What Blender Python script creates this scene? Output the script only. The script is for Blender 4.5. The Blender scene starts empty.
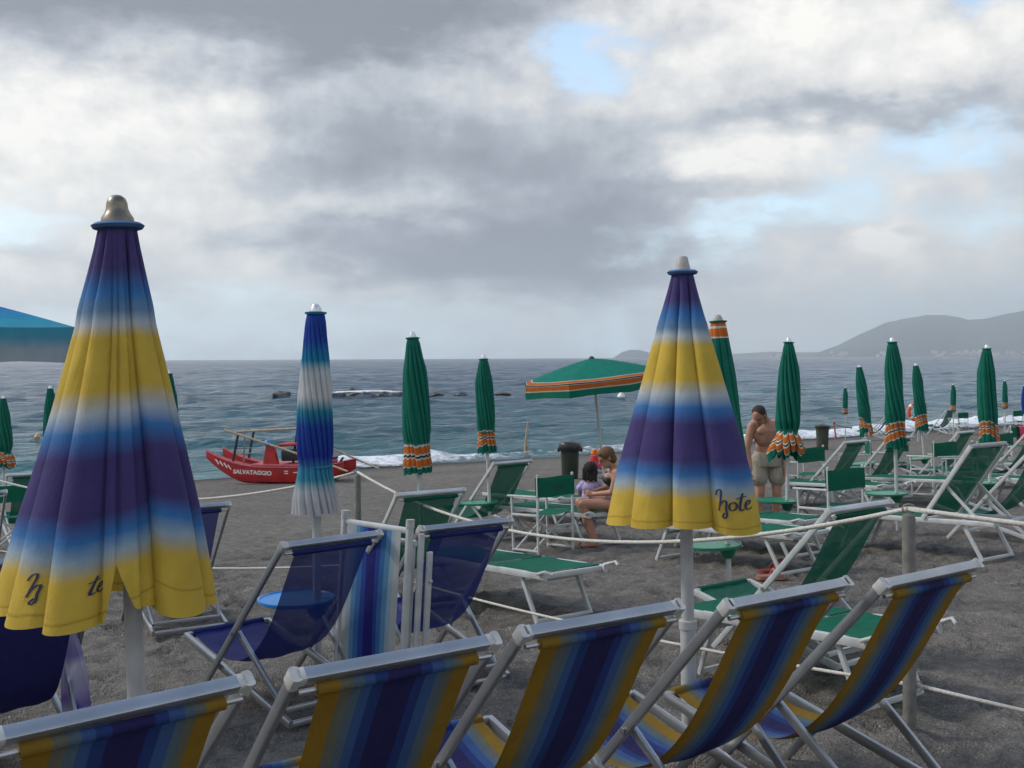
import bpy, math, random
import numpy as np
from mathutils import Vector, Matrix, noise as mnoise

random.seed(7)
rng = np.random.default_rng(11)
S = bpy.context.scene
COL = S.collection
R = math.radians
PI = math.pi
CZ = 1.62            # eye height above the beach datum (metres)
F = 1100.0           # focal length in pixels of the 1024 px wide frame
UX, UY = 0.834, 0.552    # along the shore
VX, VY = -0.552, 0.834   # towards the sea
SLOPE = 0.0545
V_SHORE = 29.4
Z_SEA = -1.60


def gz(x, y):
    return -SLOPE * (VX * x + VY * y)


def G(x, y, dz=0.0):
    return Vector((x, y, gz(x, y) + dz))


def PX(px, d):
    """lateral position of something d metres away seen px pixels across"""
    return (px - 512.0) / F * d


# ------------------------------------------------------------------ mesh builder
class MB:
    def __init__(self):
        self.v = []; self.f = []; self.m = []; self.uv = []

    def add(self, verts, faces, mat=0, uvs=None):
        o = len(self.v)
        self.v.extend([tuple(p) for p in verts])
        self.uv.extend(uvs if uvs is not None else [(0.5, 0.5)] * len(verts))
        for fc in faces:
            self.f.append([i + o for i in fc]); self.m.append(mat)
        return self

    def prism(self, p0, p1, sec0, sec1, up, mat=0, caps=True):
        p0 = Vector(p0); p1 = Vector(p1); d = (p1 - p0).normalized()
        up = Vector(up)
        s = d.cross(up)
        if s.length < 1e-4:
            s = d.cross(Vector((1, 0, 0)))
        s.normalize(); n = s.cross(d).normalized()
        k = len(sec0)
        vs = [p0 + s * a + n * b for a, b in sec0] + [p1 + s * a + n * b for a, b in sec1]
        fs = [[i, (i + 1) % k, k + (i + 1) % k, k + i] for i in range(k)]
        if caps:
            fs += [list(range(k))[::-1], list(range(k, 2 * k))]
        return self.add(vs, fs, mat)

    def bar(self, p0, p1, w, h, up=(0, 0, 1), r=None, mat=0):
        r = min(w, h) * 0.16 if r is None else r
        a, b = w / 2, h / 2; q = r * 0.3
        sec = [(a - r, -b), (a - q, -b + q), (a, -b + r), (a, b - r), (a - q, b - q), (a - r, b), (-a + r, b), (-a + q, b - q),
               (-a, b - r), (-a, -b + r), (-a + q, -b + q), (-a + r, -b)]
        return self.prism(p0, p1, sec, sec, up, mat)

    def tube(self, pts, rad, seg=10, mat=0, caps=True, uvs=None):
        pts = [Vector(p) for p in pts]; n = len(pts)
        if not hasattr(rad, '__len__'):
            rad = [rad] * n
        vs = []; us = []
        t0 = (pts[1] - pts[0]).normalized()
        ref = Vector((0, 0, 1)) if abs(t0.z) < 0.9 else Vector((1, 0, 0))
        s = t0.cross(ref).normalized()
        for i in range(n):
            t = (pts[min(i + 1, n - 1)] - pts[max(i - 1, 0)]).normalized()
            s = (s - t * s.dot(t)).normalized(); b = t.cross(s)
            for j in range(seg):
                a = 2 * PI * j / seg
                vs.append(pts[i] + (s * math.cos(a) + b * math.sin(a)) * rad[i])
                us.append(uvs[i] if uvs else (0.5, 0.5))
        fs = [[i * seg + j, i * seg + (j + 1) % seg, (i + 1) * seg + (j + 1) % seg, (i + 1) * seg + j]
              for i in range(n - 1) for j in range(seg)]
        if caps:
            fs += [list(range(seg))[::-1], [(n - 1) * seg + j for j in range(seg)]]
        return self.add(vs, fs, mat, us)

    def lathe(self, prof, seg=24, c=(0, 0, 0), mat=0):
        c = Vector(c); vs = []; n = len(prof)
        for r, z in prof:
            for j in range(seg):
                a = 2 * PI * j / seg
                vs.append(c + Vector((r * math.cos(a), r * math.sin(a), z)))
        fs = [[i * seg + j, i * seg + (j + 1) % seg, (i + 1) * seg + (j + 1) % seg, (i + 1) * seg + j]
              for i in range(n - 1) for j in range(seg)]
        if prof[0][0] > 1e-5: fs.append(list(range(seg))[::-1])
        if prof[-1][0] > 1e-5: fs.append([(n - 1) * seg + j for j in range(seg)])
        return self.add(vs, fs, mat)

    def ball(self, c, rad, seg=16, rings=10, mat=0, rot=None):
        if not hasattr(rad, '__len__'): rad = (rad,) * 3
        c = Vector(c); vs = []
        for i in range(rings + 1):
            ph = PI * i / rings
            for j in range(seg):
                a = 2 * PI * j / seg
                p = Vector((rad[0] * math.sin(ph) * math.cos(a), rad[1] * math.sin(ph) * math.sin(a), -rad[2] * math.cos(ph)))
                if rot: p = rot @ p
                vs.append(c + p)
        fs = [[i * seg + j, i * seg + (j + 1) % seg, (i + 1) * seg + (j + 1) % seg, (i + 1) * seg + j]
              for i in range(rings) for j in range(seg)]
        return self.add(vs, fs, mat)

    def capsule(self, p0, p1, r0, r1, seg=12, mat=0):
        p0 = Vector(p0); p1 = Vector(p1); d = (p1 - p0)
        L = d.length; d.normalize()
        pts = []; rs = []
        for k in range(5):
            a = PI / 2 * (1 - k / 4.0); pts.append(p0 - d * r0 * math.sin(a)); rs.append(max(r0 * math.cos(a), 1e-4))
        for k in range(5):
            a = PI / 2 * k / 4.0; pts.append(p1 + d * r1 * math.sin(a)); rs.append(max(r1 * math.cos(a), 1e-4))
        return self.tube(pts, rs, seg, mat)

    def sheet(self, P, UV, closed=False, mat=0):
        """P: array (nv, nu, 3); UV: (nv, nu, 2)"""
        nv, nu = P.shape[:2]
        o = len(self.v)
        self.v.extend(map(tuple, P.reshape(-1, 3).tolist())); self.uv.extend(map(tuple, UV.reshape(-1, 2).tolist()))
        jm = nu if closed else nu - 1
        for i in range(nv - 1):
            for j in range(jm):
                k = (j + 1) % nu
                self.f.append([o + i * nu + j, o + i * nu + k, o + (i + 1) * nu + k, o + (i + 1) * nu + j]); self.m.append(mat)
        return self

    def mesh(self, name, mats, smooth=35):
        me = bpy.data.meshes.new(name)
        me.from_pydata(self.v, [], self.f)
        for m in (mats if isinstance(mats, (list, tuple)) else [mats]): me.materials.append(m)
        if len(set(self.m)) > 1 or (self.m and self.m[0]): me.polygons.foreach_set('material_index', self.m)
        uvl = me.uv_layers.new(name='UVMap')
        li = np.empty(len(me.loops), dtype=np.int32); me.loops.foreach_get('vertex_index', li)
        uvl.data.foreach_set('uv', np.array(self.uv, dtype=np.float32)[li].ravel())
        me.validate(); me.update()
        if smooth is not None:
            me.shade_smooth() if hasattr(me, 'shade_smooth') else me.polygons.foreach_set('use_smooth', [True] * len(me.polygons))
            if smooth < 180: me.set_sharp_from_angle(angle=R(smooth))
        return me

    def build(self, name, mats, parent=None, smooth=35):
        return link(name, self.mesh(name, mats, smooth), parent)


def link(name, me, parent=None):
    o = bpy.data.objects.new(name, me); COL.objects.link(o)
    if parent: o.parent = parent
    return o


def tag(o, label=None, cat=None, group=None, kind=None):
    if label: o['label'] = label
    if cat: o['category'] = cat
    if group: o['group'] = group
    if kind: o['kind'] = kind
    return o


def thing(name, label, cat, loc=(0, 0, 0), rz=0.0, group=None):
    o = bpy.data.objects.new(name, None); COL.objects.link(o)
    o.empty_display_size = 0.1
    o.location = loc; o.rotation_euler = (0, 0, rz)
    return tag(o, label, cat, group)


KIDS = {}


def kids(o):
    return [c for c in bpy.data.objects if c.parent == o]


def dup(o, loc, rz=0.0, label=None, group=None, parent=None, scale=None, tilt=None):
    c = o.copy(); COL.objects.link(c)
    if parent is not None:
        c.parent = parent
    else:
        c.location = loc
        c.rotation_euler = (tilt[0] if tilt else 0, tilt[1] if tilt else 0, rz)
        if scale: c.scale = (scale, scale, scale)
        if label: c['label'] = label
        if group: c['group'] = group
    if o not in KIDS: KIDS[o] = kids(o)
    for ch in KIDS[o]:
        dup(ch, None, parent=c)
    return c


# ------------------------------------------------------------------ materials
def nodes(name):
    m = bpy.data.materials.new(name); m.use_nodes = True
    nt = m.node_tree
    return m, nt, nt.nodes, nt.links, nt.nodes['Principled BSDF']


def ramp(nt, stops, interp='LINEAR'):
    n = nt.nodes.new('ShaderNodeValToRGB'); cr = n.color_ramp; cr.interpolation = interp
    while len(cr.elements) < len(stops): cr.elements.new(0.5)
    for e, (p, c) in zip(cr.elements, stops):
        e.position = p; e.color = (*c, 1)
    return n


def simple(name, col, rough=0.5, metal=0.0, var=0.12, scale=18.0, bump=0.0, bscale=60.0, spec=0.5):
    m, nt, N, L, P = nodes(name)
    tc = N.new('ShaderNodeTexCoord')
    nz = N.new('ShaderNodeTexNoise'); nz.inputs['Scale'].default_value = scale; nz.inputs['Detail'].default_value = 5
    L.new(tc.outputs['Object'], nz.inputs['Vector'])
    lo = tuple(c * (1 - var) for c in col); hi = tuple(min(1, c * (1 + var)) for c in col)
    r = ramp(nt, [(0.3, lo), (0.7, hi)])
    L.new(nz.outputs['Fac'], r.inputs['Fac']); L.new(r.outputs['Color'], P.inputs['Base Color'])
    P.inputs['Roughness'].default_value = rough; P.inputs['Metallic'].default_value = metal
    P.inputs['Specular IOR Level'].default_value = spec
    if bump:
        n2 = N.new('ShaderNodeTexNoise'); n2.inputs['Scale'].default_value = bscale; n2.inputs['Detail'].default_value = 4
        L.new(tc.outputs['Object'], n2.inputs['Vector'])
        b = N.new('ShaderNodeBump'); b.inputs['Strength'].default_value = bump; b.inputs['Distance'].default_value = 0.01
        L.new(n2.outputs['Fac'], b.inputs['Height']); L.new(b.outputs['Normal'], P.inputs['Normal'])
    return m


def cloth(name, stops, axis='Y', interp='LINEAR', trans=0.25, see=0.0, rough=0.8, warp=0.0, fade=0.15):
    """woven cloth coloured along one UV axis, thin enough to let a little light through"""
    m, nt, N, L, P = nodes(name)
    uv = N.new('ShaderNodeUVMap')
    sp = N.new('ShaderNodeSeparateXYZ'); L.new(uv.outputs['UV'], sp.inputs[0])
    tc = N.new('ShaderNodeTexCoord')
    nz = N.new('ShaderNodeTexNoise'); nz.inputs['Scale'].default_value = 9; nz.inputs['Detail'].default_value = 6
    L.new(tc.outputs['Object'], nz.inputs['Vector'])
    src = sp.outputs[axis]
    if warp:
        a = N.new('ShaderNodeMath'); a.operation = 'MULTIPLY_ADD'; L.new(nz.outputs['Fac'], a.inputs[0])
        a.inputs[1].default_value = warp; L.new(src, a.inputs[2])
        b = N.new('ShaderNodeMath'); b.operation = 'SUBTRACT'; L.new(a.outputs[0], b.inputs[0]); b.inputs[1].default_value = warp / 2
        src = b.outputs[0]
    r = ramp(nt, stops, interp); L.new(src, r.inputs['Fac'])
    f = ramp(nt, [(0.25, (1 - fade,) * 3), (0.75, (1 + fade * 0.4,) * 3)]); L.new(nz.outputs['Fac'], f.inputs['Fac'])
    mx = N.new('ShaderNodeMix'); mx.data_type = 'RGBA'; mx.blend_type = 'MULTIPLY'; mx.inputs['Factor'].default_value = 1
    L.new(r.outputs['Color'], mx.inputs['A']); L.new(f.outputs['Color'], mx.inputs['B'])
    col = mx.outputs['Result']
    L.new(col, P.inputs['Base Color']); P.inputs['Roughness'].default_value = rough
    P.inputs['Specular IOR Level'].default_value = 0.2
    w = N.new('ShaderNodeTexNoise'); w.inputs['Scale'].default_value = 260; w.inputs['Detail'].default_value = 2
    L.new(tc.outputs['Object'], w.inputs['Vector'])
    w2 = N.new('ShaderNodeTexNoise'); w2.inputs['Scale'].default_value = 13; w2.inputs['Detail'].default_value = 5; w2.inputs['Distortion'].default_value = .6
    wm = N.new('ShaderNodeMapping'); wm.inputs['Scale'].default_value = (1, 1, .4); wm.inputs['Rotation'].default_value = (.25, .15, 0)
    L.new(tc.outputs['Object'], wm.inputs[0]); L.new(wm.outputs[0], w2.inputs['Vector'])
    ad = N.new('ShaderNodeMath'); ad.operation = 'MULTIPLY_ADD'; L.new(w2.outputs['Fac'], ad.inputs[0]); ad.inputs[1].default_value = 4.5
    L.new(w.outputs['Fac'], ad.inputs[2])
    b = N.new('ShaderNodeBump'); b.inputs['Strength'].default_value = 0.42; b.inputs['Distance'].default_value = 0.006
    L.new(ad.outputs[0], b.inputs['Height']); L.new(b.outputs['Normal'], P.inputs['Normal'])
    sh = P.outputs[0]
    out = N['Material Output']
    if trans:
        t = N.new('ShaderNodeBsdfTranslucent'); L.new(col, t.inputs['Color'])
        ms = N.new('ShaderNodeMixShader'); ms.inputs[0].default_value = trans
        L.new(sh, ms.inputs[1]); L.new(t.outputs[0], ms.inputs[2]); sh = ms.outputs[0]
    if see:
        t = N.new('ShaderNodeBsdfTransparent')
        ms = N.new('ShaderNodeMixShader'); ms.inputs[0].default_value = see
        L.new(sh, ms.inputs[1]); L.new(t.outputs[0], ms.inputs[2]); sh = ms.outputs[0]
    L.new(sh, out.inputs['Surface'])
    return m


PURPLE = (0.056, 0.042, 0.150); BLUE = (0.040, 0.165, 0.40); PALE = (0.42, 0.46, 0.48); YELLOW = (0.56, 0.385, 0.055)
GREEN = (0.005, 0.138, 0.094)
M_ALU = simple('brushed aluminium', (0.38, 0.39, 0.40), 0.33, 0.80, 0.10, 9, 0.10, 200)
M_WHITE = simple('white enamelled tube', (0.47, 0.485, 0.48), 0.38, 0.1, 0.14, 8, 0.05, 150)
M_POLE = simple('pole paint', (0.44, 0.45, 0.45), 0.42, 0.15, 0.10, 14, 0.08, 120)
M_CAP = simple('white plastic', (0.42, 0.42, 0.40), 0.5, 0, 0.2, 20)
M_BOLT = simple('dull steel', (0.30, 0.29, 0.28), 0.45, 0.8)
M_FINIAL = simple('weathered cast finial', (0.20, 0.18, 0.14), 0.36, 0.75, 0.25, 30, 0.05, 50)
M_FINIAL2 = simple('grey plastic finial', (0.36, 0.345, 0.32), 0.55, 0.0, 0.12, 30)
M_SILVER = simple('silver finial', (0.6, 0.6, 0.6), 0.3, 0.85, 0.1, 30)
M_INK = simple('navy print', (0.018, 0.022, 0.06), 0.8, 0, 0.1)
M_RIM = simple('blue trim', (0.03, 0.09, 0.22), 0.7, 0, 0.2)
C_YB = cloth('dip dyed yellow and blue canvas', [(0.0, PURPLE), (0.12, (0.065, 0.05, 0.16)), (0.185, BLUE), (0.235, (0.14, 0.24, 0.36)), (0.268, PALE),
             (0.305, YELLOW), (0.44, YELLOW), (0.495, PALE), (0.55, BLUE), (0.61, PURPLE), (0.745, PURPLE), (0.80, BLUE),
             (0.845, (0.28, 0.37, 0.43)), (0.89, YELLOW), (0.972, YELLOW), (0.976, (0.36, 0.24, 0.03)), (0.981, YELLOW), (1.0, YELLOW)], trans=0.14, warp=0.02)
C_BW = cloth('dip dyed blue and white canvas', [(0.0, (0.02, 0.06, 0.33)), (0.14, (0.02, 0.07, 0.36)), (0.24, (0.015, 0.24, 0.40)), (0.30, (0.55, 0.6, 0.6)), (0.42, (0.62, 0.62, 0.6)),
             (0.49, (0.03, 0.26, 0.36)), (0.57, (0.02, 0.07, 0.36)), (0.72, (0.02, 0.05, 0.33)), (0.78, (0.05, 0.25, 0.42)), (0.83, (0.05, 0.30, 0.38)), (0.89, (0.5, 0.52, 0.52)), (1.0, (0.52, 0.51, 0.5))],
             trans=0.25, warp=0.03)
ORANGE = (0.52, 0.135, 0.022); WH = (0.55, 0.52, 0.46); DG = (0.004, 0.045, 0.03)
C_GR = cloth('green canvas with striped hem', [(0.0, GREEN), (0.775, WH), (0.79, ORANGE), (0.84, WH), (0.852, DG), (0.868, WH), (0.88, ORANGE), (0.935, WH), (0.945, GREEN)],
             interp='CONSTANT', trans=0.12, warp=0.008)
C_GRTOP = cloth('green canvas with striped collar', [(0.0, ORANGE), (0.022, WH), (0.032, ORANGE), (0.075, WH), (0.083, GREEN), (0.86, WH), (0.875, ORANGE), (0.93, WH), (0.945, GREEN)],
                interp='CONSTANT', trans=0.12, warp=0.008)
C_GROPEN = cloth('open green canvas with striped valance', [(0.0, (0.007, 0.22, 0.16)), (0.70, WH), (0.715, ORANGE), (0.775, WH), (0.785, DG), (0.805, WH), (0.815, ORANGE), (0.88, WH), (0.895, (0.006, 0.17, 0.11))],
                 interp='CONSTANT', trans=0.35, warp=0.006)
C_BLOPEN = cloth('open blue dip dyed canvas', [(0.0, (0.03, 0.15, 0.55)), (0.5, (0.03, 0.20, 0.58)), (0.72, (0.03, 0.38, 0.55)), (0.86, (0.10, 0.36, 0.46)), (0.93, (0.40, 0.47, 0.5)), (1.0, (0.42, 0.46, 0.48))],
                 trans=0.35, warp=0.02)
C_NAVYTIE = cloth('navy canvas', [(0, (0.02, 0.03, 0.15)), (1, (0.02, 0.03, 0.15))])
C_BLUECL = cloth('blue closed canvas', [(0, (0.02, 0.06, 0.32)), (1, (0.02, 0.06, 0.32))])
GB = (0.30, 0.31, 0.27)
C_STRIPE = cloth('yellow to navy striped canvas', [(0.0, (0.205, 0.120, 0.013)), (0.13, (0.115, 0.115, 0.085)), (0.20, (0.075, 0.115, 0.15)), (0.265, (0.036, 0.080, 0.21)), (0.33, (0.016, 0.038, 0.145)), (0.41, (0.016, 0.015, 0.075)),
                (0.62, (0.016, 0.035, 0.145)), (0.69, (0.036, 0.080, 0.21)), (0.77, (0.075, 0.115, 0.15)), (0.83, (0.115, 0.115, 0.085)), (0.885, (0.205, 0.120, 0.013))],
                axis='X', interp='CONSTANT', trans=0.06, warp=0.004)
C_STRIPE2 = cloth('white to navy striped canvas', [(0.0, (0.42, 0.43, 0.42)), (0.1, (0.30, 0.4, 0.46)), (0.17, (0.11, 0.26, 0.42)), (0.25, (0.05, 0.15, 0.36)), (0.33, (0.025, 0.06, 0.28)), (0.42, (0.018, 0.018, 0.155)),
                (0.60, (0.025, 0.06, 0.28)), (0.67, (0.05, 0.15, 0.36)), (0.75, (0.11, 0.26, 0.42)), (0.83, (0.30, 0.4, 0.46)), (0.9, (0.42, 0.43, 0.42))],
                axis='X', interp='CONSTANT', trans=0.2, warp=0.004)
C_NAVY = cloth('navy mesh cloth', [(0, (0.016, 0.026, 0.15)), (1, (0.016, 0.026, 0.15))], trans=0.16, see=0.10)
C_NAVYD = cloth('dense navy cloth', [(0, (0.020, 0.022, 0.115)), (1, (0.020, 0.022, 0.115))], trans=0.1)
C_GREEN = cloth('green mesh cloth', [(0, (0.004, 0.10, 0.062)), (1, (0.004, 0.10, 0.062))], trans=0.12, see=0.08)
C_GREENS = cloth('green woven seat cloth', [(0, (0.004, 0.125, 0.072)), (1, (0.004, 0.125, 0.072))], trans=0.15)
M_TABLEG = simple('green plastic', (0.004, 0.17, 0.09), 0.35, 0, 0.1)
M_TABLEB = simple('blue plastic', (0.02, 0.21, 0.55), 0.35, 0, 0.1)
M_ROPE = simple('white rope', (0.55, 0.53, 0.47), 0.9, 0, 0.15, 60, 0.6, 180)
M_POST = simple('grey post', (0.16, 0.155, 0.14), 0.6, 0.1, 0.25, 20, 0.3, 90)
M_RED = simple('worn red paint', (0.40, 0.018, 0.018), 0.45, 0, 0.2, 5, 0.15, 40)
M_REDP = simple('faded red paint', (0.42, 0.075, 0.095), 0.5, 0, 0.2, 8, 0.1, 40)
M_LETTER = simple('white lettering', (0.68, 0.62, 0.60), 0.6)
M_WOOD = simple('weathered wood', (0.36, 0.29, 0.20), 0.75, 0, 0.25, 14, 0.3, 60)
M_DARK = simple('dark rubber', (0.02, 0.02, 0.025), 0.6)
M_BIN = simple('dark green bin plastic', (0.018, 0.028, 0.02), 0.5, 0, 0.2, 10, 0.2, 60)
M_BIN2 = simple('dull green bin plastic', (0.035, 0.045, 0.03), 0.6, 0, 0.2, 10, 0.2, 60)
M_BINBAG = simple('black bin bag', (0.01, 0.01, 0.012), 0.3, 0, 0.1, 10, 0.5, 25)
M_ORANGE = simple('orange ring plastic', (0.62, 0.10, 0.04), 0.5, 0, 0.15)
M_BUOY = simple('white buoy', (0.75, 0.74, 0.70), 0.4)
M_BUOYO = simple('orange buoy', (0.6, 0.3, 0.12), 0.4)
M_SKINM = simple('tanned skin', (0.37, 0.19, 0.125), 0.55, 0, 0.22, 7, 0.1, 60)
M_SKINW = simple('sunburnt skin', (0.36, 0.18, 0.115), 0.55, 0, 0.20, 8, 0.1, 60)
M_SKING = simple('child skin', (0.36, 0.20, 0.14), 0.55, 0, 0.1, 12)
M_HAIRM = simple('dark brown hair', (0.035, 0.022, 0.016), 0.9, 0, 0.3, 60, 0.6, 90)
M_HAIRW = simple('auburn hair', (0.12, 0.06, 0.03), 0.9, 0, 0.35, 60, 0.6, 90)
M_HAIRG = simple('black hair', (0.012, 0.009, 0.010), 0.9, 0, 0.3, 60, 0.6, 90)
M_EYE = simple('eye dark', (0.02, 0.015, 0.012), 0.3)
M_LIP = simple('lips', (0.28, 0.10, 0.08), 0.5)
M_SHORTS = simple('khaki cotton', (0.30, 0.275, 0.215), 0.9, 0, 0.2, 10, 0.5, 30)
M_LILAC = simple('lilac printed cotton', (0.42, 0.36, 0.60), 0.9, 0, 0.35, 22, 0.4, 40)
M_SWIM = simple('black swimsuit', (0.02, 0.02, 0.028), 0.6, 0, 0.2)
M_BAGR = simple('red canvas bag', (0.55, 0.05, 0.05), 0.8, 0, 0.2, 20, 0.3, 40)
M_BAGO = simple('orange cloth', (0.75, 0.22, 0.03), 0.8, 0, 0.2, 20, 0.3, 40)
M_PINK = simple('pink towelling', (0.58, 0.07, 0.14), 0.95, 0, 0.2, 20, 0.5, 60)
M_TOWEL = cloth('lilac striped towel', [(0, (0.36, 0.35, 0.42)), (0.25, (0.22, 0.18, 0.40)), (0.35, (0.40, 0.39, 0.46)), (0.6, (0.30, 0.27, 0.42)), (0.75, (0.14, 0.10, 0.32)), (0.9, (0.38, 0.37, 0.44))],
                axis='Y', trans=0.2, warp=0.1)
M_SHOE = simple('red sandal', (0.20, 0.03, 0.028), 0.6)
M_SHOE2 = simple('pink sandal', (0.32, 0.13, 0.10), 0.6)
M_ROCK = simple('wet dark rock', (0.075, 0.078, 0.078), 0.6, 0, 0.4, 1.2, 0.8, 3)
M_HOUSE = simple('pale render', (0.68, 0.62, 0.56), 0.9, 0, 0.2, 0.02)
M_ROOF = simple('terracotta roof', (0.35, 0.17, 0.11), 0.9, 0, 0.2, 0.05)

# ------------------------------------------------------------------ setting: sand
def vnoise(x, y, seed=0):
    """smooth value noise on numpy arrays"""
    xi = np.floor(x).astype(np.int64); yi = np.floor(y).astype(np.int64)
    fx = x - xi; fy = y - yi
    fx = fx * fx * (3 - 2 * fx); fy = fy * fy * (3 - 2 * fy)

    def h(a, b):
        n = (a * 374761393 + b * 668265263 + seed * 1442695041) & 0x7fffffff
        n = ((n ^ (n >> 13)) * 1274126177) & 0x7fffffff
        return ((n ^ (n >> 16)) & 0xffff) / 65535.0
    return (h(xi, yi) * (1 - fx) + h(xi + 1, yi) * fx) * (1 - fy) + (h(xi, yi + 1) * (1 - fx) + h(xi + 1, yi + 1) * fx) * fy


def fbm(x, y, o=4, seed=0):
    r = 0; a = 0.5
    for i in range(o):
        r = r + a * vnoise(x, y, seed + i); x = x * 2.03 + 11.7; y = y * 2.03 + 5.3; a *= 0.5
    return r


def spaced(lo, a, b, hi, fine, grow=1.12):
    mid = list(np.arange(a, b, fine)); out = []; s = fine; x = b
    while x < hi: out.append(x); s *= grow; x += s
    out.append(hi); neg = []; s = fine; x = a - fine
    while x > lo: neg.append(x); s *= grow; x -= s
    neg.append(lo)
    return np.array(neg[::-1] + mid + out)


def make_sand():
    ss = spaced(-300, -3.0, 12.0, 400, 0.055)
    vv = spaced(-60, 0.6, 12.0, 37, 0.055, 1.06)
    s, v = np.meshgrid(ss, vv)
    x = UX * s + VX * v; y = UY * s + VY * v
    z = -SLOPE * np.minimum(v, V_SHORE) - 0.11 * np.maximum(v - V_SHORE, 0)
    z = np.where(v < -8, z - SLOPE * -8 * 0 + np.minimum(0, (v + 8) * SLOPE), z)
    fade = np.exp(-((np.maximum(0, np.abs(s - 5) - 8)) / 10) ** 2) * np.clip((V_SHORE - v) / 6, 0, 1) * np.clip((v + 5) / 4, 0, 1)
    z += fade * (0.050 * (fbm(x * 1.7, y * 1.7, 4, 3) - 0.47) + 0.045 * (fbm(x * 6, y * 6, 3, 9) - 0.45))
    # footprints
    pz = np.zeros_like(z)
    for k in range(2600):
        cs = rng.uniform(-3, 13); cv = rng.uniform(1.5, 13); a = rng.uniform(0, PI)
        i0, i1 = np.searchsorted(ss, [cs - .25, cs + .25]); j0, j1 = np.searchsorted(vv, [cv - .25, cv + .25])
        if i1 <= i0 or j1 <= j0: continue
        ds = s[j0:j1, i0:i1] - cs; dv = v[j0:j1, i0:i1] - cv
        p = (ds * math.cos(a) + dv * math.sin(a)) / 0.13; q = (-ds * math.sin(a) + dv * math.cos(a)) / 0.06
        r2 = p * p + q * q
        pz[j0:j1, i0:i1] += rng.uniform(.5, 1) * (-0.045 * np.exp(-r2 ** 1.4) + 0.020 * np.exp(-((np.sqrt(r2) - 1.45) / .4) ** 2))
    z += np.clip(pz, -0.06, 0.035)
    # sand heaped round the poles and posts
    for qx, qd, hh in ((143, 3.5, .05), (688, 4.95, .05), (316, 6.7, .045), (729, 8.8, .04), (908, 5.2, .03), (357, 10, .03), (786, 12.3, .04), (424, 9.4, .04), (897, 12.8, .04)):
        r2 = ((x - (qx - 512) / F * qd) ** 2 + (y - qd) ** 2)
        z += hh * np.exp(-r2 / .018) * (.7 + .6 * vnoise(x * 14, y * 14, 4)) - .4 * hh * np.exp(-((np.sqrt(r2) - .26) / .07) ** 2)
    P = np.stack([x, y, z], -1)
    m, nt, N, L, B = nodes('dark pebbly sand')
    tc = N.new('ShaderNodeTexCoord')

    def nz(scale, det=6, rough=.6):
        n = N.new('ShaderNodeTexNoise'); n.inputs['Scale'].default_value = scale; n.inputs['Detail'].default_value = det
        n.inputs['Roughness'].default_value = rough; L.new(tc.outputs['Object'], n.inputs['Vector']); return n
    big, mid, fine = nz(0.5, 5), nz(7, 6, .7), nz(75, 3, .7)
    vo = N.new('ShaderNodeTexVoronoi'); vo.inputs['Scale'].default_value = 85; L.new(tc.outputs['Object'], vo.inputs['Vector'])
    r1 = ramp(nt, [(0.30, (0.112, 0.102, 0.090)), (0.5, (0.182, 0.166, 0.146)), (0.70, (0.262, 0.240, 0.212))]); L.new(mid.outputs['Fac'], r1.inputs['Fac'])
    r2 = ramp(nt, [(0.0, (0.55,) * 3), (0.5, (0.95,) * 3), (0.85, (1.25,) * 3), (0.96, (2.0,) * 3)]); L.new(vo.outputs['Color'], r2.inputs['Fac'])
    m1 = N.new('ShaderNodeMix'); m1.data_type = 'RGBA'; m1.blend_type = 'MULTIPLY'; m1.inputs['Factor'].default_value = 0.75
    L.new(r1.outputs['Color'], m1.inputs['A']); L.new(r2.outputs['Color'], m1.inputs['B'])
    r3 = ramp(nt, [(0.3, (0.85,) * 3), (0.7, (1.12,) * 3)]); L.new(big.outputs['Fac'], r3.inputs['Fac'])
    m2 = N.new('ShaderNodeMix'); m2.data_type = 'RGBA'; m2.blend_type = 'MULTIPLY'; m2.inputs['Factor'].default_value = 1
    L.new(m1.outputs['Result'], m2.inputs['A']); L.new(r3.outputs['Color'], m2.inputs['B'])
    # wet band by the water: a real stain, darker where the waves reach
    uv = N.new('ShaderNodeUVMap'); sp = N.new('ShaderNodeSeparateXYZ'); L.new(uv.outputs['UV'], sp.inputs[0])
    wob = N.new('ShaderNodeMath'); wob.operation = 'MULTIPLY_ADD'; L.new(big.outputs['Fac'], wob.inputs[0]); wob.inputs[1].default_value = 2.0
    L.new(sp.outputs['Y'], wob.inputs[2])
    wr = N.new('ShaderNodeMapRange'); wr.inputs['From Min'].default_value = V_SHORE - 1.2; wr.inputs['From Max'].default_value = V_SHORE + 0.6
    L.new(wob.outputs[0], wr.inputs['Value'])
    m3 = N.new('ShaderNodeMix'); m3.data_type = 'RGBA'; L.new(wr.outputs[0], m3.inputs['Factor'])
    L.new(m2.outputs['Result'], m3.inputs['A']); m3.inputs['B'].default_value = (0.075, 0.068, 0.06, 1)
    L.new(m3.outputs['Result'], B.inputs['Base Color'])
    B.inputs['Roughness'].default_value = 0.92; B.inputs['Specular IOR Level'].default_value = 0.2
    ad = N.new('ShaderNodeMath'); ad.operation = 'MULTIPLY_ADD'; L.new(vo.outputs['Distance'], ad.inputs[0]); ad.inputs[1].default_value = -0.7
    L.new(fine.outputs['Fac'], ad.inputs[2])
    ad2 = N.new('ShaderNodeMath'); ad2.operation = 'MULTIPLY_ADD'; L.new(mid.outputs['Fac'], ad2.inputs[0]); ad2.inputs[1].default_value = 2.2
    L.new(ad.outputs[0], ad2.inputs[2])
    bp = N.new('ShaderNodeBump'); bp.inputs['Strength'].default_value = 1.0; bp.inputs['Distance'].default_value = 0.02
    L.new(ad2.outputs[0], bp.inputs['Height']); L.new(bp.outputs['Normal'], B.inputs['Normal'])
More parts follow.
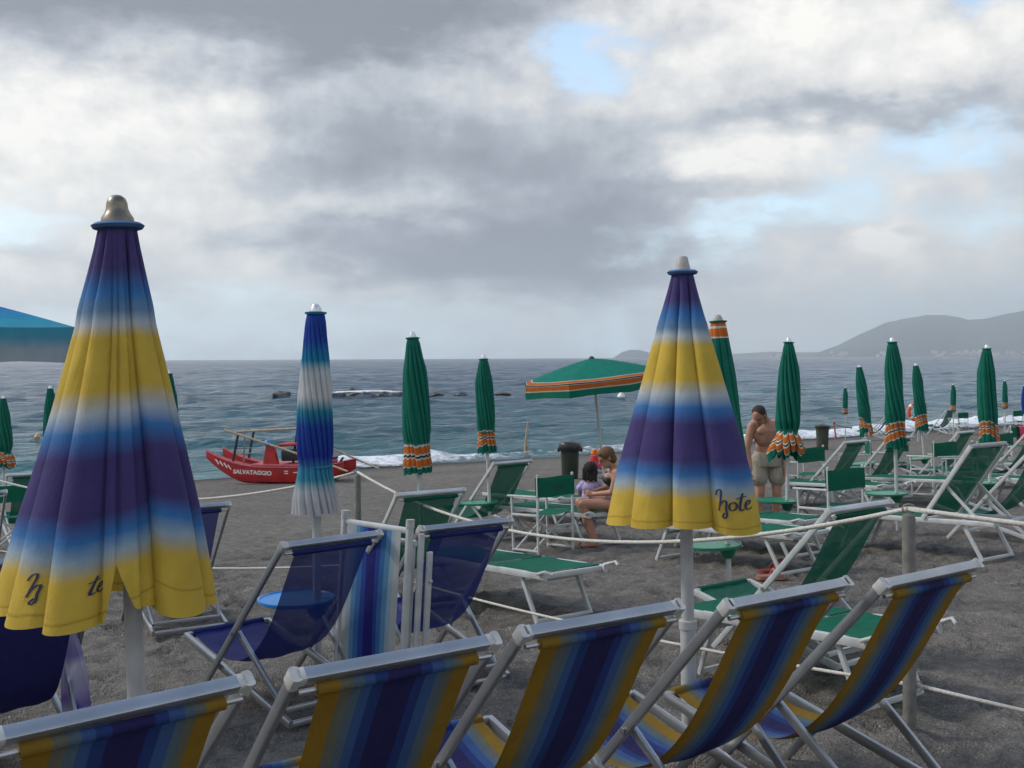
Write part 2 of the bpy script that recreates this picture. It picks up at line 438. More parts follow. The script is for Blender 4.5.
    mb = MB(); mb.sheet(P, np.stack([s, v], -1))
    o = mb.build('beach', m, None, 180); tag(o, kind='structure')


make_sand()


# ------------------------------------------------------------------ setting: sea, surf
def make_sea():
    nr, na = 520, 330
    rr = 20 * (12000 / 20.0) ** (np.arange(nr) / (nr - 1.0))
    aa = np.linspace(R(-68), R(68), na)
    a, r = np.meshgrid(aa, rr)
    x = r * np.sin(a); y = r * np.cos(a)
    v = VX * x + VY * y; s = UX * x + UY * y
    z = np.zeros_like(x)
    for amp, wl, dirn, ph in ((.12, 17, 0.15, 0), (.10, 11, -.3, 1.3), (.075, 6.5, .45, 2.1), (.05, 4.1, -.6, .4), (.035, 2.6, .2, 3)):
        k = 2 * PI / wl; w = fbm(x / (wl * 2.2), y / (wl * 2.2), 2, int(wl)) * 2.2
        f = np.clip((wl * 70 - r) / (wl * 40), 0, 1)
        q = np.sin(k * (v * math.cos(dirn) + s * math.sin(dirn)) + ph + 5 * w)
        z += amp * f * (1 - 2 * np.abs(q) ** .9 + .3 * q) * .8
    z += .16 * (fbm(x * .9, y * .9, 4, 77) - .47) * np.clip((160 - r) / 90, 0, 1)
    z *= np.clip((v - V_SHORE + 1.0) / 7, 0.06, 1)
    z += Z_SEA
    # clip rings that lie under the beach: keep all, the sand covers them
    m, nt, N, L, B = nodes('sea water')
    tc = N.new('ShaderNodeTexCoord')
    mp = N.new('ShaderNodeMapping'); mp.inputs['Rotation'].default_value = (0, 0, R(-33)); L.new(tc.outputs['Object'], mp.inputs[0])
    mp2 = N.new('ShaderNodeMapping'); mp2.inputs['Scale'].default_value = (0.5, 1.4, 1); L.new(mp.outputs[0], mp2.inputs[0])

    def nz(scale, det=5, rough=.6, src=mp2):
        n = N.new('ShaderNodeTexNoise'); n.inputs['Scale'].default_value = scale; n.inputs['Detail'].default_value = det
        n.inputs['Roughness'].default_value = rough; L.new(src.outputs[0], n.inputs['Vector']); return n
    n1, n2, n3, n4 = nz(0.9, 6, .65), nz(0.11, 4), nz(0.012, 3), nz(0.03, 5)
    uv = N.new('ShaderNodeUVMap'); sp = N.new('ShaderNodeSeparateXYZ'); L.new(uv.outputs['UV'], sp.inputs[0])
    r = ramp(nt, [(0.0, (0.050, 0.165, 0.180)), (0.03, (0.022, 0.118, 0.160)), (0.12, (0.017, 0.088, 0.148)), (0.35, (0.018, 0.072, 0.135)), (1.0, (0.020, 0.050, 0.10))])
    L.new(sp.outputs['X'], r.inputs['Fac'])
    rv = ramp(nt, [(0.3, (0.6,) * 3), (0.7, (1.35,) * 3)]); L.new(n4.outputs['Fac'], rv.inputs['Fac'])
    mx = N.new('ShaderNodeMix'); mx.data_type = 'RGBA'; mx.blend_type = 'MULTIPLY'; mx.inputs['Factor'].default_value = 0.8
    L.new(r.outputs['Color'], mx.inputs['A']); L.new(rv.outputs['Color'], mx.inputs['B'])
    # scattered whitecaps
    wc = nz(0.22, 9, .72)
    wr = N.new('ShaderNodeMapRange'); wr.inputs['From Min'].default_value = 0.705; wr.inputs['From Max'].default_value = 0.76
    L.new(wc.outputs['Fac'], wr.inputs['Value'])
    mw = N.new('ShaderNodeMix'); mw.data_type = 'RGBA'; L.new(wr.outputs[0], mw.inputs['Factor'])
    L.new(mx.outputs['Result'], mw.inputs['A']); mw.inputs['B'].default_value = (0.5, 0.53, 0.54, 1)
    L.new(mw.outputs['Result'], B.inputs['Base Color'])
    B.inputs['Roughness'].default_value = 0.16; B.inputs['IOR'].default_value = 1.33; B.inputs['Specular IOR Level'].default_value = 0.4
    a1 = N.new('ShaderNodeMath'); a1.operation = 'MULTIPLY_ADD'; L.new(n2.outputs['Fac'], a1.inputs[0]); a1.inputs[1].default_value = 5
    L.new(n1.outputs['Fac'], a1.inputs[2])
    a2 = N.new('ShaderNodeMath'); a2.operation = 'MULTIPLY_ADD'; L.new(n3.outputs['Fac'], a2.inputs[0]); a2.inputs[1].default_value = 20
    L.new(a1.outputs[0], a2.inputs[2])
    bp = N.new('ShaderNodeBump'); bp.inputs['Strength'].default_value = 1.0; bp.inputs['Distance'].default_value = 1.1
    L.new(a2.outputs[0], bp.inputs['Height']); L.new(bp.outputs['Normal'], B.inputs['Normal'])
    mb = MB(); mb.sheet(np.stack([x, y, z], -1), np.stack([np.clip((v - V_SHORE) / 500, 0, 1), s * 0], -1))
    o = mb.build('sea', m, None, 180); tag(o, kind='structure')


make_sea()


def foam_mat(name, lo, hi, scale):
    m, nt, N, L, B = nodes(name)
    tc = N.new('ShaderNodeTexCoord'); n = N.new('ShaderNodeTexNoise'); n.inputs['Scale'].default_value = scale; n.inputs['Detail'].default_value = 9
    n.inputs['Roughness'].default_value = .7; L.new(tc.outputs['Object'], n.inputs['Vector'])
    uv = N.new('ShaderNodeUVMap'); sp = N.new('ShaderNodeSeparateXYZ'); L.new(uv.outputs['UV'], sp.inputs[0])
    a = N.new('ShaderNodeMath'); a.operation = 'MULTIPLY_ADD'; L.new(n.outputs['Fac'], a.inputs[0]); a.inputs[1].default_value = 0.9; L.new(sp.outputs['Y'], a.inputs[2])
    mr = N.new('ShaderNodeMapRange'); mr.inputs['From Min'].default_value = lo; mr.inputs['From Max'].default_value = hi; L.new(a.outputs[0], mr.inputs['Value'])
    t = N.new('ShaderNodeBsdfTransparent'); ms = N.new('ShaderNodeMixShader'); L.new(mr.outputs[0], ms.inputs[0])
    L.new(t.outputs[0], ms.inputs[1]); L.new(B.outputs[0], ms.inputs[2]); L.new(ms.outputs[0], N['Material Output'].inputs['Surface'])
    B.inputs['Base Color'].default_value = (0.78, 0.80, 0.82, 1); B.inputs['Roughness'].default_value = 0.8
    bp = N.new('ShaderNodeBump'); bp.inputs['Strength'].default_value = .8; bp.inputs['Distance'].default_value = .08
    L.new(n.outputs['Fac'], bp.inputs['Height']); L.new(bp.outputs['Normal'], B.inputs['Normal'])
    return m


def make_surf():
    ss = np.arange(-6, 90, 0.18); q = np.linspace(0, 1, 30)
    s, t = np.meshgrid(ss, q)
    amp = np.interp(ss, [-6, 8, 12.5, 14, 17, 19, 26, 29, 33, 50, 90], [.12, .10, .12, .95, 1.0, .5, .45, .75, 1.1, 1.1, .8])
    amp = amp * (0.75 + 0.5 * vnoise(ss * .9, ss * 0, 5))
    wob = 0.7 * (vnoise(ss * .23, ss * 0, 8) - .5) + .35 * (vnoise(ss * .9, ss * 0, 9) - .5)
    v0 = V_SHORE - 0.30 + wob
    wid = 0.7 + 2.3 * amp
    v = v0 + t * wid
    prof = np.exp(-((t - .45) / .2) ** 2)
    z = np.maximum(Z_SEA + 0.03, -SLOPE * np.minimum(v, V_SHORE) + 0.02) + 0.30 * amp * prof * (0.2 + 1.3 * fbm(s * 1.3, v * 1.8, 4, 21)) + .03 * np.sin(t * PI)
    x = UX * s + VX * v; y = UY * s + VY * v
    edge = np.sin(np.clip(t, 0, 1) * PI) ** .5
    uvv = edge * (0.10 + .45 * np.clip(amp, 0, 1)) - 0.05
    mb = MB(); mb.sheet(np.stack([x, y, z], -1), np.stack([s, uvv + 0 * s], -1))
    # a second, thinner line of foam further out and the white water in front of the breakwater
    o = mb.build('surf', foam_mat('surf foam', .64, .92, 3.0), None, 180); tag(o, kind='structure')
    mb = MB()
    for cx, cy, hw, hv in ((-12.4, 93.6, 4.2, .8),):
        u = np.linspace(-1, 1, 40); w = np.linspace(-1, 1, 9); U, W = np.meshgrid(u, w)
        x = cx + U * hw; y = cy + W * hv + 0.5 * np.sin(U * 4); z = Z_SEA + .34 + 0.2 * np.clip(1 - U * U - W * W, 0, 1)
        mb.sheet(np.stack([x, y, z], -1), np.stack([U, 0.5 * np.clip(1 - U * U, 0, 1) * np.clip(1 - W * W, 0, 1)], -1))
    o = mb.build('whitewater', foam_mat('white water', .62, .8, .7), None, 180); tag(o, kind='structure')


make_surf()


# ------------------------------------------------------------------ hills over the bay
def hills(name, pts, D, depth, seed, col=(0.05, 0.065, 0.045)):
    m = simple('wooded slope ' + name, col, 1.0, 0, 0.5, 0.004)
    pxs = np.array([p[0] for p in pts], float); hs = np.array([p[1] for p in pts], float)
    px = np.linspace(pxs[0], pxs[-1], 220); q = np.linspace(0, 1, 26)
    P_, Q = np.meshgrid(px, q)
    top = np.interp(P_, pxs, hs) / F * D
    d = D - depth * .5 + Q * depth
    prof = np.sin(np.clip(Q * 1.0, 0, 1) * PI) ** .8
    rough = fbm(P_ * .03, Q * 6, 5, seed) - .47
    z = top * prof * (1 + .35 * rough * (1 - prof * .8)) + top * .05 * rough
    x = (P_ - 512) / F * D * (d / D) ** 1.0
    z = Z_SEA - 2 + np.maximum(z, 0)
    mb = MB(); mb.sheet(np.stack([x, d, z], -1), np.stack([P_ * 0, Q], -1))
    return tag(mb.build(name, m, None, 180), kind='structure')


hills('headland', [(795, 0), (812, 2.5), (840, 13), (862, 24), (885, 34), (905, 38), (928, 42.5), (945, 42), (968, 36), (985, 37), (1000, 40), (1030, 47), (1080, 52), (1150, 48), (1260, 52), (1400, 45)], 10000, 2600, 5)
hills('distant_coast', [(700, 0), (725, 3), (745, 4.5), (770, 6), (800, 5), (835, 5), (880, 6), (950, 5), (1000, 0)], 11600, 700, 9)
hills('island', [(612, 0), (617, 3), (622, 6.2), (630, 8.6), (640, 8.4), (648, 6), (655, 2.5), (661, 0)], 9300, 200, 14)
# the town at the foot of the headland
mbh = MB(); mbh.add([(-.5, -.5, 0), (.5, -.5, 0), (.5, .5, 0), (-.5, .5, 0), (-.5, -.5, .75), (.5, -.5, .75), (.5, .5, .75), (-.5, .5, .75), (-.55, 0, 1), (.55, 0, 1)],
             [[0, 1, 5, 4], [1, 2, 6, 5], [2, 3, 7, 6], [3, 0, 4, 7]])
mbh.add([(-.55, -.56, .74), (.55, -.56, .74), (.55, 0, 1.02), (-.55, 0, 1.02), (.55, .56, .74), (-.55, .56, .74)], [[0, 1, 2, 3], [3, 2, 4, 5], [1, 4, 2], [0, 3, 5]], 1)
me_house = mbh.mesh('house', [M_HOUSE, M_ROOF], 20)
for k in range(62):
    px = random.choice([random.uniform(822, 900), random.uniform(930, 985), random.uniform(940, 1012), random.uniform(985, 1035), random.uniform(760, 815) if k % 3 == 0 else random.uniform(950, 1005)])
    d = random.uniform(8350, 8700); w = random.uniform(14, 46); h = random.uniform(12, 30)
    o = link('house', me_house); o.location = ((px - 512) / F * d, d, Z_SEA + random.uniform(0, 32) * (1 if px > 820 else .4) - 1)
    o.scale = (w, random.uniform(14, 24), h); o.rotation_euler = (0, 0, random.uniform(-.4, .4))
    tag(o, 'tiny pale house of the far town at the foot of the headland', 'house', 'houses of the town across the bay')


# ------------------------------------------------------------------ sling deckchair
T0 = Vector((0, 0, 0.95)); LREACH = 0.97
HALF = 0.31


def make_sdraio(label, cat_group, M_frame, M_sling, hb=0.95, L=LREACH):
    root = thing('deck_chair', label, 'deck chair', (0, 0, 0), 0, cat_group)
    P = lambda y, z, x=0.0: Vector((x, y, z))
    top = P(0, hb)
    front = P(L, 0)
    d = (front - top).normalized()
    upn = Vector((0, 0, 1)) - d * d.z; upn.normalize()
    for s in (-1, 1):
        mb = MB(); mb.bar(P(0, hb, s * HALF) + d * .02, P(L, 0.0, s * HALF) + d * 0.0, 0.021, 0.038, upn, r=.005)
        o = mb.build('side_rail', M_frame, root)
        b = MB()
        h = top + d * (1.36 * .53)
        b.lathe([(0.0, -.004), (.012, -.003), (.012, .003), (.0, .004)], 10)
        ob = b.build('bolt', M_BOLT, o); ob.location = (s * (HALF + .0155), h.y, h.z); ob.rotation_euler = (0, R(90), 0)
        # corner cap
        mb = MB(); mb.bar(P(0, hb, s * (HALF)) - d * .018, P(0, hb, s * HALF) + d * .026, 0.029, 0.046, upn, r=.009)
        mb.bar(P(0, hb, s * (HALF - .005)), P(0, hb, s * (HALF - .028)), .036, .040, upn, r=.006)
        mb.build('corner_cap', M_CAP, root)
    mb = MB(); mb.bar(P(0, hb, -HALF + .027), P(0, hb, HALF - .027), 0.032, 0.036, upn, r=.003)
    mb.build('top_bar', M_frame, root)
    # lower frame
    Fp = P(L + .15, .355); Rp = P(0.02, .035)
    hw = HALF - .035
    for s in (-1, 1):
        mb = MB(); mb.bar(Fp + Vector((s * hw, 0, 0)), Rp + Vector((s * hw, 0, 0)), .024, .042, (0, 0, 1)); mb.build('lower_rail', M_frame, root)
    mb = MB(); mb.bar(Fp + Vector((-hw, 0, .0)), Fp + Vector((hw, 0, 0)), .034, .034, (0, 0, 1)); mb.build('front_bar', M_frame, root)
    mb = MB(); mb.bar(Rp + Vector((-hw, 0.02, -.004)), Rp + Vector((hw, 0.02, -.004)), .03, .03, (0, 0, 1)); mb.build('rear_foot_bar', M_frame, root)
    hng = top + d * (1.36 * .53)
    ends = P(.11, .085)
    for s in (-1, 1):
        mb = MB(); mb.bar(hng + Vector((s * (HALF - .034), 0, 0)), ends + Vector((s * (HALF - .062), 0, 0)), .020, .034, (0, 1, 0)); mb.build('prop_strut', M_frame, root)
    mb = MB(); mb.bar(ends + Vector((-HALF + .06, 0, .004)), ends + Vector((HALF - .06, 0, .004)), .026, .026); mb.build('prop_bar', M_frame, root)
    # sling: hangs from a dowel under the top bar to the front bar
    q = top + d * .032 - upn * .030
    ctrl = [q, q + (P(.28, .56 * hb / .95) - P(.035, .87)) * .9, P(.36, .36), P(.62, .245), P(.86, .25), P(L + .15, .372)]
    t = np.linspace(0, 1, 34)
    n = len(ctrl) - 1
    C = np.array([[math.comb(n, i) * (1 - a) ** (n - i) * a ** i for i in range(n + 1)] for a in t]) @ np.array([list(c) for c in ctrl])
    # bezier is slack, pull towards a deeper sag
    C[:, 2] -= 0.075 * np.sin(t * PI) ** 1.5
    C[:, 1] -= 0.02 * np.sin(t * PI)
    nu = 17; sw = HALF - .075
    xs = np.linspace(-1, 1, nu)
    X = np.repeat(C[:, None, :], nu, 1)
    X[:, :, 0] = xs * sw * (1 - .03 * np.sin(t * PI))[:, None]
    X[:, :, 2] += (.022 * np.sin(t * PI))[:, None] * (xs[None] ** 2) + 0.004 * np.sin(xs * 9 + 1)[None] * np.sin(t * 7)[:, None]
    uv = np.stack([np.repeat(((xs + 1) / 2)[None], len(t), 0), np.repeat(t[:, None], nu, 1)], -1)
    mb = MB(); mb.sheet(X, uv)
    sl = mb.build('sling', M_sling, root, 180)
    mb = MB(); k = 24
    mb.tube([P(q.y - .002, q.z + .004, -sw - .012 + (2 * sw + .024) * i / k) for i in range(k + 1)], .0165, 12, 0, True, [(i / k, 0) for i in range(k + 1)])
    mb.build('top_hem', M_sling, sl)
    mb = MB()
    mb.tube([P(L + .15, .36, -sw + 2 * sw * i / k) for i in range(k + 1)], .024, 12, 0, True, [(i / k, 1) for i in range(k + 1)])
    mb.build('front_hem', M_sling, sl)
    mb = MB(); mb.tube([P(q.y, q.z + .004, -HALF + .012), P(q.y, q.z + .004, HALF - .012)], .008, 8); mb.build('dowel', M_frame, root)
    return root


g_str = 'yellow and blue striped deck chairs in the front row'
g_navy = 'navy mesh deck chairs'
g_green = 'green sling deck chairs'
proto = make_sdraio('striped deck chair in the bottom left corner, mostly cut off by the frame', g_str, M_ALU, C_STRIPE)
front = [(-.87, 2.52, 44, None), (-.28, 2.94, 35.5, 'striped deck chair at the bottom, in front of the folded upright chair'),
         (.31, 3.38, 34.1, 'striped deck chair left of the lettered umbrella pole, middle of the front row'),
         (.97, 3.71, 36.3, 'striped deck chair right of the lettered umbrella pole, between its two like neighbours'),
         (1.57, 4.01, 37.7, 'rightmost striped deck chair of the front row, beside the grey rope post')]
for x, y, a, lab in front:
    o = proto if lab is None else dup(proto, None or (0, 0, 0), 0, lab)
    o.location = G(x, y); o.rotation_euler = (-SLOPE * .8, 0, R(a))


def seat(o, x, y, a):
    """stand a thing on the sloping beach"""
    c, s = math.cos(R(a)), math.sin(R(a))
    fx, fy = -s, c; dzf = -SLOPE * (VX * fx + VY * fy); dzu = -SLOPE * (VX * c + VY * s)
    o.location = G(x, y)
    o.rotation_euler = (math.atan(dzf), -math.atan(dzu), R(a))
    return o


for o, (x, y, a, lab) in zip([q for q in COL.objects if q.name.startswith('deck_chair')], front): seat(o, x, y, a)
pn = make_sdraio('navy deck chair whose sling shows a pale blue tray behind it', g_navy, M_ALU, C_NAVY)
seat(pn, -.93, 5.81, 44)
seat(dup(pn, (0, 0, 0), 0, 'navy mesh deck chair just right of the folded striped chair'), -.24, 6.33, 35.5)
seat(dup(pn, (0, 0, 0), 0, 'navy deck chair seen behind the right edge of the big left umbrella'), -2.43, 8.3, 31)
seat(dup(pn, (0, 0, 0), 0, 'navy deck chair at the left edge of the photo, beside a green director chair'), -5.35, 10.9, 33)
pn2 = make_sdraio('large navy deck chair at the left edge with a lilac towel hung over its side', g_navy, M_ALU, C_NAVYD, hb=1.03, L=.86)
seat(pn2, -2.08, 4.72, 36)
pg = make_sdraio('green deck chair with dark sling just behind the striped chairs right of the lettered umbrella', g_green, M_WHITE, C_GREEN)
seat(pg, 2.13, 6.6, 38.2)
for x, y, a, lab in ((-.64, 8.95, 32, 'green deck chair behind the long white rope, partly hidden by the folded striped chair'),
                     (.03, 13.54, 42, 'green deck chair left of the director chair and under the second green umbrella'),
                     (5.06, 16.09, 43, 'green deck chair in front of the small bin with a domed lid'),
                     (6.02, 16.96, 35.5, 'green deck chair half hidden behind the tilted green umbrella with a tray'),
                     (7.66, 18.46, 45, 'green deck chair left of the rightmost big closed green umbrella'),
                     (5.71, 11.75, 37.4, 'green deck chair cut by the right edge of the photo, nearest to it'),
                     (8.65, 18.0, 36.4, 'green deck chair at the right edge, small, behind the nearer cut off one'),
                     (17.3, 43.2, 30, 'very small far green deck chair by the surf below the small closed umbrella'),
                     (20.9, 43.0, 28, 'very small far green deck chair at the right edge by the surf'),
                     (13.6, 39.5, 60, 'far green deck chair by the surf behind the leaning umbrella near the red stake'),
                     (-6.5, 14.9, 33, 'green deck chair at the left edge near the water, behind the rope')):
    seat(dup(pg, (0, 0, 0), 0, lab), x, y, a)

# ------------------------------------------------------------------ folded deck chair, standing
def folded_chair():
    root = thing('folded_deck_chair', 'folded deck chair stood upright, white to navy striped cloth, between two navy chairs', 'deck chair')
    H = 1.24
    for i, (x, y, h) in enumerate(((-.285, 0, H), (.285, 0.0, H))):
        mb = MB(); mb.bar((x, y, 0), (x, y, h), .026, .05, (0, 1, 0)); mb.build('side_rail', M_WHITE, root)
        mb = MB(); mb.bar((x, y, h - .03), (x, y, h + .025), .04, .06, (0, 1, 0), r=.018); mb.build('corner_cap', M_CAP, root)
    for x, y, h in ((-.245, .075, 1.12), (.245, .075, 1.12), (.322, .07, 1.17), (.345, .13, 1.05), (-.33, .12, 1.06)):
        mb = MB(); mb.bar((x, y, .02), (x, y, h), .024, .04, (0, 1, 0)); mb.build('folded_rail', M_WHITE, root)
    for z, y in ((H - .05, 0), (1.1, .08), (.05, .075), (.10, 0.0)):
        mb = MB(); mb.bar((-.27, y, z), (.27, y, z), .03, .042, (0, 0, 1), r=.012); mb.build('cross_bar', M_WHITE, root)
    nz_, nu = 30, 15
    z = np.linspace(.10, H - .06, nz_); u = np.linspace(-1, 1, nu)
    U, Z = np.meshgrid(u, z)
    Y = -.033 - .012 * np.sin((Z - .1) / (H - .16) * PI) + .006 * np.sin(U * 5 + Z * 4) + .01 * (U ** 2)
    mb = MB(); mb.sheet(np.stack([U * .235, Y, Z], -1), np.stack([(U + 1) / 2, Z], -1)); mb.build('sling', C_STRIPE2, root, 180)
    b = MB()
    for zz in (.34, .86): b.ball((.365, .13, zz), .013, 8, 6)
    b.build('bolt', M_CAP, root)
    return root


fc = folded_chair()
fc.location = G(PX(366, 6.12), 6.12, -.01); fc.rotation_euler = (R(-3), R(1.5), R(-36)); fc.scale = (.86, .9, .84)

# ------------------------------------------------------------------ sunbed
def make_lettino(label, raised=False):
    root = thing('sunbed', label, 'sunbed', (0, 0, 0), 0, 'green sunbeds on white frames')
    Lb, hw, h = 1.9, .29, .375
    for s in (-1, 1):
        mb = MB(); mb.bar((s * hw, 0, h), (s * hw, Lb, h), .03, .048, (0, 0, 1)); mb.build('side_rail', M_WHITE, root)
    for y in (0, Lb):
        mb = MB(); mb.bar((-hw, y, h), (hw, y, h), .03, .04); mb.build('end_bar', M_WHITE, root)
    mb = MB(); mb.bar((-hw, .72, h + .004), (hw, .72, h + .004), .03, .036); mb.build('cross_bar', M_WHITE, root)
    for y0, y1 in ((.30, .12), (Lb - .35, Lb - .17)):
        mb = MB()
        for s in (-1, 1): mb.bar((s * (hw - .03), y0, h - .02), (s * (hw - .03), y1, .015), .024, .036, (0, 1, 0))
        mb.bar((-hw + .03, y1, .03), (hw - .03, y1, .03), .026, .03)
        mb.bar((-hw + .03, (y0 + y1) / 2 + (y0 - y1) * .3, h * .8), (hw - .03, (y0 + y1) / 2 + (y0 - y1) * .3, h * .8), .022, .026)
        mb.build('leg_frame', M_WHITE, root)
    for s in (-1, 1):
        mb = MB(); mb.bar((s * hw, -.04, h), (s * hw, .03, h), .042, .058, (0, 0, 1), r=.016); mb.build('end_cap', M_CAP, root)

    def clothsheet(y0, y1, z0=None, up=0.0, name='cloth_panel', par=root):
        n = 14; t = np.linspace(0, 1, n); u = np.linspace(-1, 1, 11); U, T = np.meshgrid(u, t)
        c, s_ = math.cos(up), math.sin(up); LL = y1 - y0
        sag = -.018 * np.sin(T * PI) * (1 - U ** 2 * .7)
        Y = y1 - (1 - T) * LL * c + sag * s_; Z = h + .028 + (1 - T) * LL * s_ + sag * c
        mb = MB(); mb.sheet(np.stack([U * (hw + .005), Y, Z], -1), np.stack([(U + 1) / 2, T], -1))
        return mb.build(name, C_GREENS if not up else C_GREEN, par, 180)
    if raised:
        up = R(52); clothsheet(.74, Lb - .02)
        clothsheet(-.18, .70, up=up, name='backrest_cloth')
        c, s_ = math.cos(up), math.sin(up)
        for s in (-1, 1):
            mb = MB(); a = Vector((s * (hw + .02), .70, h + .02)); b = Vector((s * (hw + .02), .70 - .9 * c, h + .02 + .9 * s_))
            mb.bar(a, b, .026, .044, (0, s_, c)); mb.build('backrest_rail', M_WHITE, root)
            mb = MB(); m_ = a.lerp(b, .45); mb.bar(m_ - Vector((s * .04, 0, 0)), (s * (hw - .02), .12, h + .01), .02, .03, (0, 1, 0)); mb.build('backrest_strut', M_WHITE, root)
        b0 = Vector((-hw, .70 - .9 * c, h + .02 + .9 * s_)); b1 = b0.copy(); b1.x = hw
        mb = MB(); mb.bar(b0, b1, .034, .044, (0, 0, 1), r=.004); mb.build('top_bar', M_ALU, root)
    else:
        clothsheet(.02, .70, name='backrest_cloth'); clothsheet(.74, Lb - .02)
        # folded head shade hinge at the head end
        mb = MB(); mb.tube([(-hw - .03, .02, h + .02), (-hw - .05, -.1, h + .05), (-hw - .02, -.16, h + .03)], .012, 8); mb.tube([(hw + .03, .02, h + .02), (hw + .05, -.1, h + .05), (hw + .02, -.16, h + .03)], .012, 8)
        mb.build('shade_hinge', M_CAP, root)
    return root


lb = make_lettino('flat green sunbed on bare sand in the middle, in front of the director chair')
seat(lb, .46, 8.22, 36)
for x, y, a, lab in ((1.10, 12.55, 34, 'flat green sunbed on which the woman and girl sit'),
                     (.88, 14.75, 34, 'green sunbed behind the director chair, left of the girl'),
                     (2.72, 10.05, 37, 'flat green sunbed right of the lettered umbrella, sandals before it'),
                     (3.05, 11.1, 36, 'green sunbed between the tray umbrella with ruffled hem and the director chair'),
                     (2.02, 5.66, 36, 'nearest green sunbed, seen through the gap between the two right striped chairs'),
                     (2.75, 20.2, 34, 'far green sunbed behind the woman, with the orange and red bag on it'),
                     (6.6, 15.3, 36, 'green sunbed under the tilted umbrella, right of the director chair backs'),
                     (7.9, 14.6, 36, 'green sunbed behind the raised backrest at the right edge'),
                     (5.2, 15.0, 36, 'green sunbed behind the two director chairs near the ruffled umbrella'),
                     (9.7, 17.5, 36, 'green sunbed low at the right edge of the photo'),
                     (18.0, 40.5, 34, 'tiny far green sunbed by the surf under the small closed umbrella'),
                     (20.2, 41.0, 34, 'tiny far green sunbed by the surf at the right edge')):
    b = seat(dup(lb, (0, 0, 0), 0, lab), x, y, a)
    if 'nearest green sunbed' in lab: b.scale = (1, .70, 1)
lr = make_lettino('green sunbed with raised backrest right of the grey rope post', True)
seat(lr, 4.72, 10.45, 36)

# ------------------------------------------------------------------ director chair
def make_director(label):
    root = thing('director_chair', label, 'chair', (0, 0, 0), 0, 'green folding director chairs')
    w, dp = .26, .42
    for s in (-1, 1):
        mb = MB(); mb.bar((s * w, 0, 0), (s * w, -.03, .86), .024, .024); mb.build('back_post', M_WHITE, root)
        mb = MB(); mb.bar((s * w, dp, 0), (s * w, dp, .62), .024, .024); mb.build('front_post', M_WHITE, root)
        mb = MB(); mb.bar((s * w, -.02, .635), (s * w, dp + .06, .635), .042, .022, r=.008); mb.build('armrest', M_WHITE, root)
        mb = MB(); mb.bar((s * w, 0, .43), (s * w, dp, .43), .022, .026); mb.build('seat_rail', M_WHITE, root)
        mb = MB(); mb.bar((s * w, 0, .04), (s * w, dp, .04), .022, .022); mb.build('ground_rail', M_WHITE, root)
        mb = MB(); mb.ball((s * w, -.03, .865), .017, 8, 6); mb.build('post_cap', M_CAP, root)
    for y in (.06, dp - .06):
        mb = MB(); mb.bar((-w, y, .05), (w, y + .012, .43), .02, .02, (0, 1, 0)); mb.bar((w, y + .024, .05), (-w, y + .03, .43), .02, .02, (0, 1, 0)); mb.build('cross_legs', M_WHITE, root)
    n = 12; u = np.linspace(-1, 1, n); t = np.linspace(0, 1, 8); U, T = np.meshgrid(u, t)
    mb = MB(); mb.sheet(np.stack([U * .255, T * .40 + .01, .447 - .028 * (1 - U ** 2)], -1), np.stack([(U + 1) / 2, T], -1)); mb.build('seat', C_GREENS, root, 180)
    mb = MB()
    for sg in (1, -1):
        mb.sheet(np.stack([U * .278, -.026 + sg * .017 + .02 * (1 - U ** 2) * (-1) * 0.8, .63 + T * .215 + .005 * np.sin(U * 3)], -1), np.stack([(U + 1) / 2, T], -1))
    bk = mb.build('back_panel', C_GREENS, root, 180)
    return root, bk


dc, bk = make_director('green director chair seen from behind in the middle, left of the seated woman')
seat(dc, PX(555, 12.2), 12.2, 40)
mb = MB()
for i in range(7): mb.bar((-.075 + i * .024, -.0565, .735), (-.058 + i * .024, -.0565, .735), .003, .016, (0, 0, 1), r=.001)
pm = mb.build('printed_mark', M_DARK, dc); pm.location = (0, -.004, 0)
KIDS.clear()
dcp, _ = make_director('left director chair of the pair behind the ruffled umbrella')
seat(dcp, PX(811, 17), 17.0, 28)
for px, d, a, lab in ((846, 11.75, 30, 'nearest green director chair of the right side, in front of the others'),
                      (897, 19.0, 30, 'director chair back directly behind the pole of the tilted tray umbrella'),
                      (945, 17.3, 32, 'director chair in front of the far deck chair, left of the rightmost big umbrella'),
                      (1004, 20.0, 34, 'director chair just right of the rightmost big closed umbrella'),
                      (1019, 23.5, 30, 'director chair at the right edge carrying a pink towel'),
                      (963, 42.5, 25, 'tiny far director chair by the surf right of the small umbrella'),
                      (1018, 42.5, 25, 'tiny far director chair by the surf at the right edge'),
                      (18, 14.3, 32, 'green director chair at the left edge beside the big yellow umbrella'),
                      (868, 18.6, 80, 'director chair seen from the side behind the round tray'),
                      (975, 16.6, 75, 'director chair seen side on beneath the rightmost big umbrella')):
    seat(dup(dcp, (0, 0, 0), 0, lab), PX(px, d), d, a)
mb = MB()
n = 12; u = np.linspace(-1, 1, n); t = np.linspace(0, 1, 16); U, T = np.meshgrid(u, t)
ang = (T - .5) * 2
mb.sheet(np.stack([U * .16 + .02 * np.sin(T * 9), np.sign(ang) * np.minimum(np.abs(ang) * .4, .045) + .012 * np.sin(U * 6), .93 - np.abs(ang) ** 1.4 * .34], -1), np.stack([U, T], -1))
pt = mb.build('towel', M_PINK, None, 180); tag(pt, 'pink towel over a director chair at the right edge', 'towel')
seat(pt, PX(1021, 23.5), 23.45, 30); pt.scale = (.6, 1, .93)

